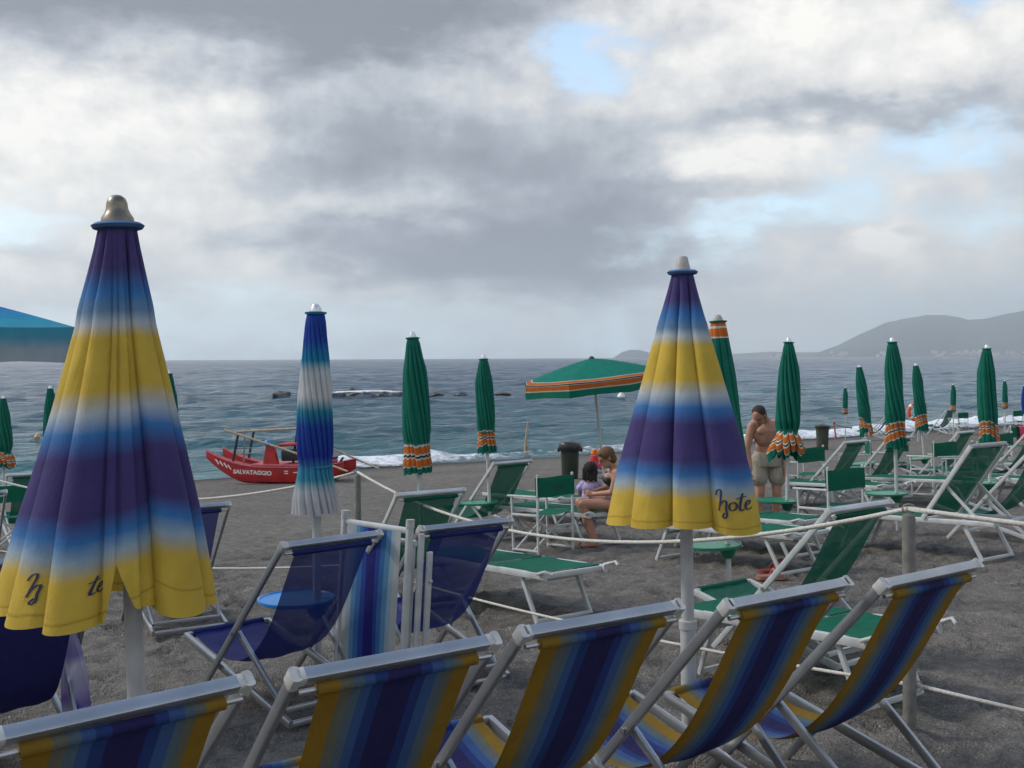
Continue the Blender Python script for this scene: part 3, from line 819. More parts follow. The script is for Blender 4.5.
# ------------------------------------------------------------------ umbrellas
def canopy(mb, Lc, prof, n, A, B, seed, ztop, twist=0.0, hem=0.0, notch=None, slant=0.0, vlift=(), flat=(), nu=None, nv=64, jitter=.35, lean=0.0, wonk=.03):
    """a hanging pleated canopy; returns the surface function used for print"""
    rs = np.random.default_rng(seed)
    amp = 1 + jitter * rs.uniform(-1, 1, n); off = jitter * .5 * rs.uniform(-1, 1, n); dep = jitter * rs.uniform(-1, 1, n)
    pt = np.array([p[0] for p in prof]); pr = np.array([p[1] for p in prof])

    def smoothprof(t):
        # monotone cosine interpolation
        i = np.clip(np.searchsorted(pt, t, 'right') - 1, 0, len(pt) - 2)
        f = (t - pt[i]) / (pt[i + 1] - pt[i])
        return np.interp(t, pt, pr)

    def fn(s, t):
        s = np.asarray(s, float); t = np.asarray(t, float)
        k = s * n
        i0 = np.floor(k).astype(int) % n; i1 = (i0 + 1) % n; w = k - np.floor(k); w = w * w * (3 - 2 * w)
        am = amp[i0] * (1 - w) + amp[i1] * w; of = off[i0] * (1 - w) + off[i1] * w; dp = dep[i0] * (1 - w) + dep[i1] * w
        a = np.clip(t / .22, 0, 1) ** .8
        crease = 0 * s
        for fc_, fw in flat:
            ds = np.abs((s - fc_ + .5) % 1 - .5)
            q = 1 - np.exp(-(ds / fw) ** 4) * .93
            am = am * q; of = of * q
            crease = crease - .07 * np.exp(-(ds / .006) ** 2)
        th = 2 * PI * s + B / n * 6.28 * a * am * np.sin(2 * PI * k) / 6.28 * 1.0 + twist * t + of / n * a
        fold = np.cos(2 * PI * k + .5)
        fold = np.sign(fold) * np.abs(fold) ** .8
        r = smoothprof(t) * (1 + a * crease + A * a * (am * fold + .35 * (am < .25)) + .05 * a * dp + wonk * a * np.sin(2 * PI * s + 3.2 * t + seed) + wonk * .6 * a * np.sin(4 * PI * s - 5 * t + 2 * seed))
        tt = t
        z = ztop - Lc * tt * (1 + hem * a * t * fold * am * .5 + hem * .9 * dp * np.clip((t - .6) / .4, 0, 1))
        if notch:
            for nc, nw, nd in notch:
                ds = np.abs((s - nc + .5) % 1 - .5)
                z = z + Lc * nd * np.clip(1 - ds / nw, 0, 1) * np.clip((t - .8) / .2, 0, 1)
        return np.stack([r * np.cos(th), r * np.sin(th) + lean * t ** 1.5, z], -1)
    nu = nu or n * 28
    s = np.linspace(0, 1, nu, endpoint=False); t = np.linspace(0, 1, nv)
    Sg, Tg = np.meshgrid(s, t)
    vv = Tg + slant * np.sin(2 * PI * Sg + 1.0) * np.clip((Tg - .6) * 4, 0, 1)
    for sc, sw, sa in vlift:
        ds = np.abs((Sg - sc + .5) % 1 - .5)
        vv = vv + sa * np.exp(-(ds / sw) ** 2) * np.clip((Tg - .25) * 2, 0, 1)
    if notch:
        for nc, nw, nd in notch:
            ds = np.abs((Sg - nc + .5) % 1 - .5)
            vv = vv - nd * np.clip(1 - ds / nw, 0, 1) * np.clip((Tg - .8) / .2, 0, 1)
    mb.sheet(fn(Sg, Tg), np.stack([Sg, np.clip(vv, 0.001, .999)], -1), closed=True)
    return fn


def flip_uv(fn):
    return fn


def tray(root, mat, z, ang, r=.235, off=.125):
    cx, cy = off * math.cos(ang), off * math.sin(ang)
    mb = MB(); mb.lathe([(0, z - .012), (r - .015, z - .012), (r, z - .004), (r, z + .012), (r - .012, z + .014), (r - .02, z + .006), (0, z + .006)], 36, (cx, cy, 0))
    o = mb.build('tray', mat, root)
    mb = MB(); mb.lathe([(.034, z - .11), (.045, z - .10), (.075, z - .035), (.12, z - .0135), (.03, z - .0135)], 24); mb.build('tray_hub', mat, o)
    return o


def pole_part(root, h, r=.024, mat=M_POLE, sleeve=None):
    mb = MB(); mb.tube([(0, 0, -.1), (0, 0, h)], r, 18); o = mb.build('pole', mat, root)
    if sleeve:
        mb = MB(); mb.lathe([(r + .001, sleeve - .02), (r + .012, sleeve - .018), (r + .012, sleeve + .018), (r + .001, sleeve + .02)], 20); mb.build('collar', M_CAP, o)
        mb = MB(); mb.tube([(0, 0, -.1), (0, 0, sleeve - .02)], r + .006, 18); mb.build('ground_sleeve', mat, o)
    return o


# hand lettered script, one unit high
SCRIPT = {
    'h': ([(-.10, .80), (-.04, 1.05), (.08, 1.15), (.15, 1.0), (.13, .6), (.10, .2), (.08, -.05)], [(.10, .22), (.22, .50), (.33, .55), (.37, .40), (.36, .10), (.40, -.25), (.32, -.42), (.24, -.32), (.32, -.12)]),
    'o': ([(.62, .48), (.50, .38), (.47, .18), (.55, .04), (.68, .10), (.73, .30), (.66, .46), (.58, .48)],),
    't': ([(.92, .95), (.86, .55), (.83, .15), (.88, .03), (.97, .10)], [(.70, .66), (.86, .72), (1.06, .78)]),
    'e': ([(1.02, .28), (1.16, .36), (1.20, .48), (1.12, .54), (1.04, .40), (1.03, .18), (1.12, .05), (1.26, .14)],),
}


def script_on(fn, letters, s0, t0, ds, dt, root, w=.045, slant=.15, out=.004, cx=0.0):
    """ink strokes that follow the cloth: s runs round the canopy, t down it"""
    # find the crest of the fold nearest to the wanted bearing (degrees right of straight ahead)
    sc = np.linspace(-.5, .5, 2001); Q = fn(sc, np.full_like(sc, t0)); Q = Q - Q.mean(0)
    rad_ = np.hypot(Q[:, 0], Q[:, 1]); an = np.degrees(np.arctan2(Q[:, 1], Q[:, 0]))
    pk = [i for i in range(3, 1998) if rad_[i] >= rad_[i - 3:i + 4].max()]
    s0 = s0 if isinstance(s0, float) else sc[min(pk, key=lambda i: abs(an[i] - s0))]
    mb = MB()
    for ch in letters:
        for st in SCRIPT[ch]:
            p = np.array(st); k = (len(p) - 1) * 8 + 1
            # catmull rom
            q = np.vstack([2 * p[0] - p[1], p, 2 * p[-1] - p[-2]]); pts = []
            for i in range(len(p) - 1):
                a, b, c, d = q[i], q[i + 1], q[i + 2], q[i + 3]
                for u in np.linspace(0, 1, 8, endpoint=(i == len(p) - 2)):
                    pts.append(.5 * ((2 * b) + (-a + c) * u + (2 * a - 5 * b + 4 * c - d) * u * u + (-a + 3 * b - 3 * c + d) * u ** 3))
            pts = np.array(pts); tg = np.gradient(pts, axis=0); tg /= np.linalg.norm(tg, axis=1)[:, None] + 1e-9
            nn = np.stack([-tg[:, 1], tg[:, 0]], -1)
            ww = w * (.55 + .75 * np.abs(tg[:, 1]))
            ring = []
            for e in (1, 0, -1):
                qq = pts + nn * (ww * e)[:, None]
                ss = s0 + (qq[:, 0] - cx + slant * qq[:, 1]) * ds; tt = t0 - qq[:, 1] * dt
                Pm = fn(ss, tt); e1 = fn(ss + 1e-4, tt) - Pm; e2 = fn(ss, tt + 1e-3) - Pm
                nr = np.cross(e1, e2); nr /= np.linalg.norm(nr, axis=1)[:, None] + 1e-12
                rad = Pm.copy(); rad[:, 2] = 0
                sg = np.sign((nr * rad).sum(1)); sg[sg == 0] = 1
                ring.append(Pm + nr * sg[:, None] * out)
            mb.sheet(np.array(ring), np.zeros((3, len(pts), 2)))
    return mb.build('lettering', M_INK, root, 180)


def big_umbrella(label, x, y, h, Lc, prof, seed, rot, finial, letters, n=8, jit=.5, flat=(), notch=None, vlift=(), lean=0, tiltv=(0, 0), hem=.032):
    root = thing('beach_umbrella', label, 'umbrella', G(x, y), 0, 'large closed yellow and blue umbrellas')
    pole_part(root, h - .05, .0285, M_POLE, .62)
    mb = MB()
    fn = canopy(mb, Lc, prof, n, .36, 2.5, seed, h, 0.06, hem, notch, 0, vlift, nv=90, jitter=jit, lean=lean, flat=flat)
    can = mb.build('canopy', C_YB, root, 180)
    can.rotation_euler = (0, 0, rot)
    mb = MB(); r0 = prof[0][1]
    mb.lathe([(r0 * .9, h - .022), (r0 + .020, h - .014), (r0 + .026, h - .004), (r0 + .014, h + .004), (r0 * .5, h + .006)], 28); mb.build('rim_band', M_RIM, can)
    finial(root, h)
    for lt in letters: script_on(fn, parent_letters := lt[0], *lt[1:5], can, **lt[5])
    root.rotation_euler = (tiltv[0], tiltv[1], 0)
    return root


def finial_bell(root, h):
    mb = MB(); mb.lathe([(.052, h + .004), (.050, h + .02), (.040, h + .035), (.034, h + .05), (.0325, h + .066), (.027, h + .082), (.015, h + .092), (0, h + .0945)], 28); mb.build('finial', M_FINIAL, root)


def finial_cone(root, h):
    mb = MB(); mb.lathe([(.037, h + .003), (.031, h + .03), (.025, h + .058), (.019, h + .066), (0, h + .067)], 28); mb.build('finial', M_FINIAL2, root)


d = 3.5; xl = PX(143, d)
hL = 1.62 + (361.0 - 225) / F * d - gz(xl, d)
big_umbrella('largest closed yellow and blue umbrella, at the left with metal bell finial', xl, d, hL, 1.19,
             [(0, .056), (.06, .061), (.27, .088), (.5, .138), (.75, .194), (1, .240)], 5, R(-92), finial_bell,
             [('te', .004, .925, .024, .042, dict(w=.034, cx=.95)), ('h', -.090, .925, .013, .045, dict(w=.034, cx=.2))],
             n=11, jit=.7, flat=[(.052, .062)], notch=[(.052, .030, .12)], vlift=[(.15, .05, .05), (-.12, .04, .012)], tiltv=(0, R(-2.0)), lean=-.045)
d = 4.95; xr = PX(688, d)
hR = 1.62 + (357.3 - 271) / F * d - gz(xr, d)
big_umbrella('closed yellow and blue umbrella right of centre with hotel script on its hem', xr, d, hR, 1.10,
             [(0, .044), (.06, .054), (.24, .086), (.48, .142), (.78, .212), (1, .246)], 12, R(-90), finial_cone,
             [('hote', .108, .915, .0175, .064, dict(w=.032, cx=.6, slant=.1))], vlift=[(-.2, .05, .02)], tiltv=(0, R(-.6)), hem=.035)


def closed_umbrella(label, mat, prof, seed, n=14, A=.2, B=1.6, twist=1.1, h=2.25, Lc=1.22, slant=.02, trayang=None, traymat=None, group='closed green umbrellas with striped hems',
                    name='beach_umbrella', finial=None, tr=.48, pole=M_WHITE, tie=None, hem=.03, pr=.021):
    root = thing(name, label, 'umbrella', (0, 0, 0), 0, group)
    pole_part(root, h - .03, pr, pole)
    mb = MB(); canopy(mb, Lc, prof, n, A, B, seed, h, twist, hem, None, slant, nv=72, nu=n * 14, jitter=.6, wonk=.11)
    can = mb.build('canopy', mat, root, 180)
    r0 = prof[0][1]
    mb = MB(); mb.lathe([(r0 * .6, h - .012), (r0 + .012, h - .008), (r0 + .016, h + .004), (r0 * .6, h + .010)], 20); mb.build('rim_band', mat, can)
    mb = MB(); mb.lathe([(r0 * .72, h + .008), (r0 * .66, h + .025), (r0 * .42, h + .05), (0, h + .058)], 20); mb.build('finial', finial or M_SILVER, root)
    if tie:
        mb = MB(); rr = np.interp(tie, [p[0] for p in prof], [p[1] for p in prof]) * (1 + A * .6)
        mb.tube([(rr * math.cos(a), rr * math.sin(a), h - Lc * tie + .01 * math.sin(a)) for a in np.linspace(0, 2 * PI, 30)], .008, 6); mb.build('tie_cord', mat, can)
    if trayang is not None: tray(root, traymat or M_TABLEG, tr, trayang)
    return root


# slim tied shape
SLIM = [(0, .046), (.04, .058), (.25, .082), (.5, .094), (.68, .099), (.77, .090), (.84, .092), (.93, .102), (1, .097)]
RUFF = [(0, .046), (.04, .056), (.25, .088), (.5, .112), (.70, .112), (.78, .090), (.84, .125), (.92, .158), (1, .135)]
TAUT = [(0, .056), (.05, .068), (.3, .112), (.6, .155), (1, .195)]
BWP = [(0, .052), (.05, .062), (.25, .080), (.5, .092), (.68, .094), (.765, .086), (.83, .098), (.93, .122), (1, .130)]
bw = closed_umbrella('closed blue and white umbrella with silver cap before the red rescue boat', C_BW, BWP, 3, n=18, A=.14, B=1.5, twist=1.5, h=2.25, Lc=1.215, slant=0,
                     trayang=PI, traymat=M_TABLEB, group=None, tie=.765, tr=.50, hem=.008, pr=.026)
d = 6.7; bw.location = G(PX(316, d), d); tp = 1.62 + (359.2 - 313) / F * d - gz(PX(316, d), d)
bw.scale = (1, 1, tp / 2.25)
# put one prototype of each of three shapes, then copy
protoA = closed_umbrella('closed green umbrella with striped hem, first from the left of the middle pair', C_GR, SLIM, 21, trayang=None, h=2.25, Lc=1.14, slant=.012, tie=.78)
protoB = closed_umbrella('closed green umbrella leaning slightly, smaller, near a tray table', C_GR, SLIM, 33, trayang=PI, h=2.25, Lc=1.22, slant=-.05, twist=1.8, tie=.78)
protoC = closed_umbrella('closed green umbrella with a ruffled striped hem beside the bare chested man', C_GR, RUFF, 8, n=13, A=.30, trayang=PI, h=2.25, Lc=1.25, slant=.035, tie=.78, hem=.10)
protoD = closed_umbrella('green umbrella with orange striped collar, half behind the lettered umbrella', C_GRTOP, TAUT, 17, n=9, A=.16, trayang=PI, h=2.25, Lc=1.55, slant=0, tr=.47, finial=M_FINIAL2)
protoE = closed_umbrella('small blue closed umbrella cut by the right edge near the surf', C_BLUECL, SLIM, 44, trayang=None, h=2.25, Lc=1.22, group=None)


def put(o, px, ytop, d, rz=0, lean=(0, 0), yh=None):
    yh = 358.2 - .0047 * (px - 512) if yh is None else yh
    x = PX(px, d); top = CZ + (yh - ytop) / F * d; h = top - gz(x, d)
    k = h / 2.30
    o.location = G(x, d); o.rotation_euler = (lean[0], lean[1], rz); o.scale = (min(k, 1.12), min(k, 1.12), k)
    return o


put(protoA, 424, 332, 9.4, .3, (0, R(-2.5)))
put(protoB, 926, 363, 20.0, 0, (R(0), R(-5)))
put(protoC, 786, 338, 12.3, 0, (0, R(.8)))
put(protoD, 729, 315, 8.8, 0, (0, R(-2.2)))
put(protoE, 1024, 385, 38)
protoF = closed_umbrella('rightmost big closed green umbrella, its hem slanting, near the right edge', C_GR, SLIM, 61, n=11, A=.26, trayang=PI, h=2.25, Lc=1.26, slant=-.075, twist=.6, tie=.78, hem=.06)
put(protoF, 990, 345, 14.0, -.2, (0, R(-1.0)))
protoH = closed_umbrella('closed green umbrella leaning left, beside the red stake and small bin', C_GR, SLIM, 72, n=9, A=.24, trayang=PI, h=2.25, Lc=1.2, slant=.085, twist=2.3, tie=.78, hem=.08)
put(protoH, 872, 364, 19.3, .15, (0, R(-6.5)))
protoI = closed_umbrella('closed green umbrella cut by the left edge of the photo', C_GR, RUFF, 83, n=12, A=.25, h=2.25, Lc=1.2, slant=.04, twist=1.5, tie=.78, hem=.07)
put(protoI, 3, 396, 18.2, 1.2)
T_ = lambda lab, src, px, yt, d, rz=0, lean=(0, 0): put(dup(src, (0, 0, 0), 0, lab), px, yt, d, rz, lean)
tr0 = closed_umbrella('closed green umbrella with striped hem, second of the middle pair and farther off', C_GR, SLIM, 55, trayang=PI, h=2.25, Lc=1.14, slant=-.03, tie=.78)
put(tr0, 490, 355, 13.5, 2.4 - 2.4, (0, R(-2.0)))
T_('tall closed green umbrella with slanting striped hem, between the small bin and life ring', protoB, 897, 338, 12.8, .0, (0, R(-1.4)))
T_('tiny far closed green umbrella just above the red stake', protoA, 845, 387, 42, .6)
T_('tiny far green umbrella between the life ring and the rightmost big umbrella', protoA, 953, 384, 41, .2)
T_('tiny closed green umbrella far off at the right edge', protoA, 1005, 380, 41, .9, (0, R(-2)))
T_('closed green umbrella hidden behind the left side of the big yellow umbrella', protoA, 50, 386, 19, .5)
T_('closed green umbrella peeping out right of the big yellow umbrella', protoA, 168, 370, 12.8, .5)


def open_umbrella(name, label, mat, x, y, htop, rad, drop, val, rot, tilt=(0, 0), pole=M_WHITE, group=None, prad=.021):
    root = thing(name, label, 'umbrella', G(x, y), 0, group)
    pole_part(root, htop - .02, prad, pole)
    n = 8; m = 12
    u = np.arange(n * m) / (n * m) * 2 * PI
    frac = (np.arange(n * m) % m) / m
    chord = np.cos(PI / n) / np.cos((frac - .5) * 2 * PI / n)
    rows = []; uvs = []
    for t in np.linspace(0, 1, 16):
        r = .02 + (rad - .02) * t * (1 - (1 - chord) * t)
        z = htop - drop * (t ** 1.25) - .02 * np.sin(PI * frac) * t * (1.5 - t)
        rows.append(np.stack([r * np.cos(u), r * np.sin(u), z + 0 * u], -1)); uvs.append(np.stack([u, np.full_like(u, t * .8)], -1))
    for t in np.linspace(0, 1, 5)[1:]:
        r = (rad * chord) * (1 + .012 * t) + .008 * np.sin(frac * 12) * t
        z = htop - drop - .01 * np.sin(PI * frac) - val * t * (1 - .12 * np.sin(PI * frac))
        rows.append(np.stack([r * np.cos(u), r * np.sin(u), z + 0 * u], -1)); uvs.append(np.stack([u, np.full_like(u, .8 + .199 * t)], -1))
    mb = MB(); mb.sheet(np.array(rows), np.array(uvs), closed=True)
    can = mb.build('canopy', mat, root, 40); can.rotation_euler = (0, 0, rot)
    for k in range(n):
        a = 2 * PI * k / n + rot
        mb = MB(); e = Vector((math.cos(a), math.sin(a), 0))
        mb.tube([e * .03 + Vector((0, 0, htop - .03)), e * rad * .5 + Vector((0, 0, htop - drop * .42 - .015)), e * (rad - .01) + Vector((0, 0, htop - drop - .012))], .006, 6)
        mb.tube([e * .03 + Vector((0, 0, htop - .55)), e * rad * .5 + Vector((0, 0, htop - drop * .42 - .02))], .005, 6)
        mb.build('rib', M_ALU, root)
    mb = MB(); mb.lathe([(.05, htop), (.045, htop + .012), (.02, htop + .035), (0, htop + .04)], 16); mb.build('finial', M_DARK, root)
    root.rotation_euler = (tilt[0], tilt[1], 0)
    return root


d = 17.2; xo = PX(607, d)
open_umbrella('beach_umbrella', 'open green umbrella with orange striped valance beyond the seated woman', C_GROPEN, xo, d, 2.36, 1.16, .29, .21, R(22), (R(2), R(-6)))
d = 5.7; xo = PX(76, d) - 1.12
ob = open_umbrella('beach_umbrella', 'open blue umbrella cut by the left edge, pale valance', C_BLOPEN, xo, d, 2.41, 1.15, .26, .185, R(-4), (0, 0))
mb = MB()
for a, ln in ((-.03, .21), (.12, .26)):
    e = Vector((math.cos(a), math.sin(a), 0)) * 1.1
    z0 = 2.41 - .26 - .17
    mb.tube([e + Vector((0, 0, z0)), e + Vector((.004, 0, z0 - ln * .5)), e + Vector((-.004, 0, z0 - ln))], [.013, .010, .004], 6)
mb.build('tie_strap', C_NAVYTIE, ob)

# ------------------------------------------------------------------ towel on the left navy chair
mb = MB(); u = np.linspace(-1, 1, 22); t = np.linspace(0, 1, 30); U, T = np.meshgrid(u, t)
wob = .028 * np.sin(U * 7 + T * 3) + .014 * np.sin(U * 13 + 1)
X = .345 + wob + .03 * T; Y = .40 + U * .13 * (1 + .55 * T) - T * .02; Z = .66 - T * .52 + .05 * np.sin(U * 5) * T
mb.sheet(np.stack([X, Y, Z], -1), np.stack([U, T], -1))
o = mb.build('towel', M_TOWEL, None, 180); tag(o, 'crumpled lilac and white towel hanging at the side of the left navy chair', 'towel')
seat(o, -2.17, 4.72, 36)

# ------------------------------------------------------------------ rope fence
def post(label, x, y, h):
    root = thing('rope_post', label, 'post', G(x, y), 0, 'grey posts of the rope fence')
    mb = MB(); mb.tube([(0, 0, -.15), (0, 0, h - .03), (0, 0, h - .01), (0, 0, h)], [.031, .031, .027, .012], 16); mb.build('shaft', M_POST, root)
    for z in (h + .02, .24):
        mb = MB(); mb.tube([(.03 * math.cos(a), 0.0, z + .022 * math.sin(a)) if z > h else (.036 + .025 * math.cos(a), 0, z + .025 * math.sin(a)) for a in np.linspace(0, 2 * PI, 14)], .004, 6); mb.build('eye_ring', M_BOLT, root)
    return root


P1 = (PX(357, 10.0), 10.0); P2 = (PX(908, 5.2), 5.2)
post('grey rope post at the right of the photo behind the last striped chair', *P2, 1.06)
post('grey rope post in front of the red rescue boat', *P1, 1.07)


def rope(label, pts, r=.0115):
    vs = []
    for a, b, sag in pts:
        a = Vector(a); b = Vector(b)
        for k in range(25):
            q = k / 24; p = a.lerp(b, q); p.z -= sag * 4 * q * (1 - q); vs.append(p)
    mb = MB(); mb.tube(vs, r, 8)
    tag(mb.build('rope', M_ROPE, None, 180), label, 'rope')


t1 = G(*P1, 1.09); t2 = G(*P2, 1.08)
l1 = G(*P1, .25); l2 = G(P2[0] + .05, P2[1], .24)
E0 = (P1[0] - 3.3 * UX * 1.5, P1[1] - 3.3 * UY * .7)
ext = (P2[0] + .62 * 3.2, P2[1] - .78 * 3.2)
left = (PX(-30, 12.2), 12.2)
rope('upper white rope strung between the two grey posts and out of the frame', [((*left, gz(*left) + 1.12), t1, .29), (t1, t2, .36), (t2, G(*ext, 1.05), .06)])
rope('lower white rope close to the sand, passing under the chairs', [((*left, gz(*left) + .3), l1, .12), (l1, l2, .08), (l2, G(*ext, .22), .03)], .0095)

# ------------------------------------------------------------------ red rescue boat
def boat():
    d = 27.0; x0 = PX(281, d)
    root = thing('rescue_boat', 'red wooden rescue boat with oars and white SALVATAGGIO lettering at the water edge', 'boat', (x0, d, gz(x0, d) + .02), R(-12))
    Lb = 3.7

    def hull(cy, name):
        n = 40; t = np.linspace(0, 1, n)
        rows = []
        for a in t:
            xx = -Lb / 2 + a * Lb
            e = abs(2 * a - 1)
            w = .19 * max(1 - e ** 3.2, .03)
            zt = .46 + .42 * max(0, (.42 - a) / .42) ** 1.8 + .16 * max(0, (a - .70) / .30) ** 1.8
            zb = .0 + .66 * max(0, (.30 - a) / .30) ** 1.6 + .38 * max(0, (a - .82) / .18) ** 1.6
            zb = min(zb, zt - .03)
            rows.append([(xx, cy - w, zt), (xx, cy - w * 1.02, zb + (zt - zb) * .55), (xx, cy - w * .7, zb + (zt - zb) * .12), (xx, cy, zb), (xx, cy + w * .7, zb + (zt - zb) * .12), (xx, cy + w * 1.02, zb + (zt - zb) * .55), (xx, cy + w, zt), (xx, cy, zt + .02)])
        P = np.array(rows)
        mb = MB(); mb.sheet(P, np.zeros(P.shape[:2] + (2,)), closed=True)
        mb.f.append(list(range(8))); mb.m.append(0); mb.f.append(list(range((n - 1) * 8, n * 8))[::-1]); mb.m.append(0)
        h = mb.build(name, M_RED, root, 40)
        mb = MB()
        mb.tube([tuple(p[0] + np.array([0, -.012, .0])) for p in P], .018, 8); mb.build('rubbing_strake', M_REDP, h)
        return h
    h1 = hull(-.45, 'hull'); hull(.45, 'hull')
    mb = MB(); mb.bar((-.55, 0, .50), (1.05, 0, .50), 1.2, .07, r=.02); mb.build('deck', M_REDP, root)
    # rower seat and stern seat, built of panels
    mb = MB(); mb.add([(-.28, -.5, .5), (.12, -.5, .5), (.0, -.5, 1.02), (-.20, -.5, 1.02), (-.28, -.38, .5), (.12, -.38, .5), (.0, -.38, 1.02), (-.20, -.38, 1.02)],
                      [[0, 1, 2, 3], [5, 4, 7, 6], [1, 5, 6, 2], [4, 0, 3, 7], [3, 2, 6, 7], [0, 4, 5, 1]]); mb.build('rowing_pedestal', M_RED, root, 20)
    mb = MB(); mb.bar((.10, -.15, 1.04), (1.0, -.15, 1.10), .5, .09, r=.03); mb.bar((.9, -.15, .5), (1.02, -.15, 1.08), .46, .10, (0, 1, 0), r=.02); mb.build('stern_seat', M_RED, root)
    mb = MB(); mb.bar((.16, -.12, .75), (.85, -.12, .78), .5, .30, r=.05); mb.build('dark_locker', M_DARK, root)
    mb = MB(); mb.lathe([(.0, .0), (.30, .0), (.33, .08), (.30, .17), (.18, .22), (0, .23)], 24, (1.22, -.1, .54)); mb.build('rescue_float', M_REDP, root)
    mb = MB(); mb.tube([(1.22 + .31 * math.cos(a), -.1 + .31 * math.sin(a), .70) for a in np.linspace(0, 2 * PI, 24)], .03, 8); mb.build('float_line', M_DARK, root)
    mb = MB(); mb.bar((.98, -.45, .56), (1.35, -.45, .56), .24, .2, r=.04); mb.build('orange_locker', M_BAGO, root)
    for x, y, lean in ((-1.12, -.45, .10), (-1.12, .45, .10), ):
        mb = MB(); mb.bar((x, y, .56), (x + .15, y, 1.36), .05, .06, (0, 1, 0)); mb.build('upright', M_DARK, root)
    for y in (-.45, .45):
        mb = MB(); mb.bar((.40, y + .25, .54), (.52, y + .25, 1.46), .045, .05, (0, 1, 0)); mb.build('upright', M_DARK, root)
    mb = MB(); mb.tube([(-1.1, -.42, 1.40), (.62, -.17, 1.50), (.78, -.17, 1.51)], .026, 8); mb.build('top_rail', M_WOOD, root)
    mb = MB(); mb.tube([(-1.05, .42, 1.38), (.62, .66, 1.48)], .026, 8); mb.build('top_rail', M_WOOD, root)
    mb = MB()
    for z in (.80, .95): mb.tube([(-1.05, -.40, z), (-.3, -.40, z + .02)], .016, 6)
    for x in (-.85, ): mb.tube([(x, -.4, .52), (x + .03, -.4, 1.36)], .018, 6)
    mb.build('hand_rail', M_BOLT, root)
    mb = MB(); mb.tube([(-1.28, -.60, 1.47), (.3, -.66, .98), (1.55, -.70, .58)], .03, 10); mb.bar((1.5, -.70, .60), (2.05, -.72, .40), .022, .13, (0, 1, 0)); mb.build('oar', M_WOOD, root)
    mb = MB(); mb.tube([(.9, .55, 1.0), (2.0, .60, .50)], .028, 10); mb.bar((1.95, .60, .53), (2.4, .62, .34), .022, .13, (0, 1, 0)); mb.build('oar', M_WOOD, root)
    mb = MB(); mb.ball((-.17, -.46, 1.10), (.09, .07, .10)); mb.build('blue_cloth', M_TABLEB, root)
    mb = MB(); mb.bar((1.72, -.45, .56), (1.84, -.45, .74), .05, .06, (0, 1, 0)); mb.build('stern_post', M_DARK, root)

    def text(body, x, z, size, rotz=0):
        cu = bpy.data.curves.new('t', 'FONT'); cu.body = body; cu.size = size; cu.extrude = .002; cu.offset = .006
        ot = bpy.data.objects.new('t', cu); COL.objects.link(ot)
        dg = bpy.context.evaluated_depsgraph_get(); dg.update()
        me = bpy.data.meshes.new_from_object(ot.evaluated_get(dg)); bpy.data.objects.remove(ot)
        me.materials.clear(); me.materials.append(M_LETTER)
        o = link('lettering', me, h1); o.location = (x, -.45 - .197, z); o.rotation_euler = (R(90), R(rotz), 0)
        return o
    text('SALVATAGGIO', -1.02, .28, .155, 2)
    # worn remains of a second line, no longer readable, and the stripes at the bow
    mb = MB()
    for i, (x, w, z) in enumerate(((.36, .1, .36), (.36, .1, .30), (.60, .12, .33), (.75, .04, .30), (.80, .10, .27), (1.0, .03, .30), (1.1, .05, .27), (1.16, .05, .33), (1.24, .05, .30), (1.33, .05, .28), (1.42, .05, .33))):
        mb.bar((x, -.648, z), (x + w, -.648, z + .004), .004, .028, r=.001)
    for i, x in enumerate((-1.52, -1.40, -1.28, -1.17)):
        mb.bar((x, -.60 - .028 * i * .4, .66 - .05 * i), (x + .10, -.625 - .01 * i, .52 - .045 * i), .02, .028, r=.001)
    mb.build('worn_lettering', M_LETTER, h1)
    root.scale = (.96, .96, .88)
    return root


boat()

# ------------------------------------------------------------------ bins, stakes, ring, buoys, rocks
def bin_(label, px, d, h, mat, dome=False):
    root = thing('litter_bin', label, 'bin', G(PX(px, d), d), 0)
    mb = MB(); n = 40; prof = [(.17, 0), (.175, .02), (.185, h * .5), (.20, h * .86), (.205, h * .88)]
    vs = []
    for r, z in prof:
        for j in range(n):
            a = 2 * PI * j / n; rr = r * (1 + (.02 if j % 4 < 2 else -.02)); vs.append((rr * math.cos(a), rr * math.sin(a), z))
    fs = [[i * n + j, i * n + (j + 1) % n, (i + 1) * n + (j + 1) % n, (i + 1) * n + j] for i in range(len(prof) - 1) for j in range(n)] + [list(range(n))[::-1]]
    mb.add(vs, fs); mb.build('body', mat, root, 30)
    if dome:
        mb = MB(); mb.lathe([(.225, h * .84), (.235, h * .9), (.22, h * .95), (.12, h), (0, h * 1.01)], 28); mb.build('domed_lid', M_BINBAG, root)
    else:
        mb = MB(); mb.lathe([(.21, h * .80), (.245, h * .78), (.26, h * .88), (.25, h * .97), (.235, h), (.19, h * .97), (.17, h * .8)], 28); mb.build('bag_rim', M_BINBAG, root)
        mb = MB()
        for s in (-1, 1): mb.ball((s * .25, -.02, h * .82), (.035, .04, .06))
        mb.build('bag_knot', M_BINBAG, root)
        mb = MB()
        for z in np.linspace(.15, h * .72, 9):
            for a in np.linspace(-2.9, -.3, 10): mb.bar((.195 * math.cos(a), .195 * math.sin(a), z), (.205 * math.cos(a), .205 * math.sin(a), z), .025, .022, r=.003)
        mb.build('grille_studs', M_BIN2, root)
    return root


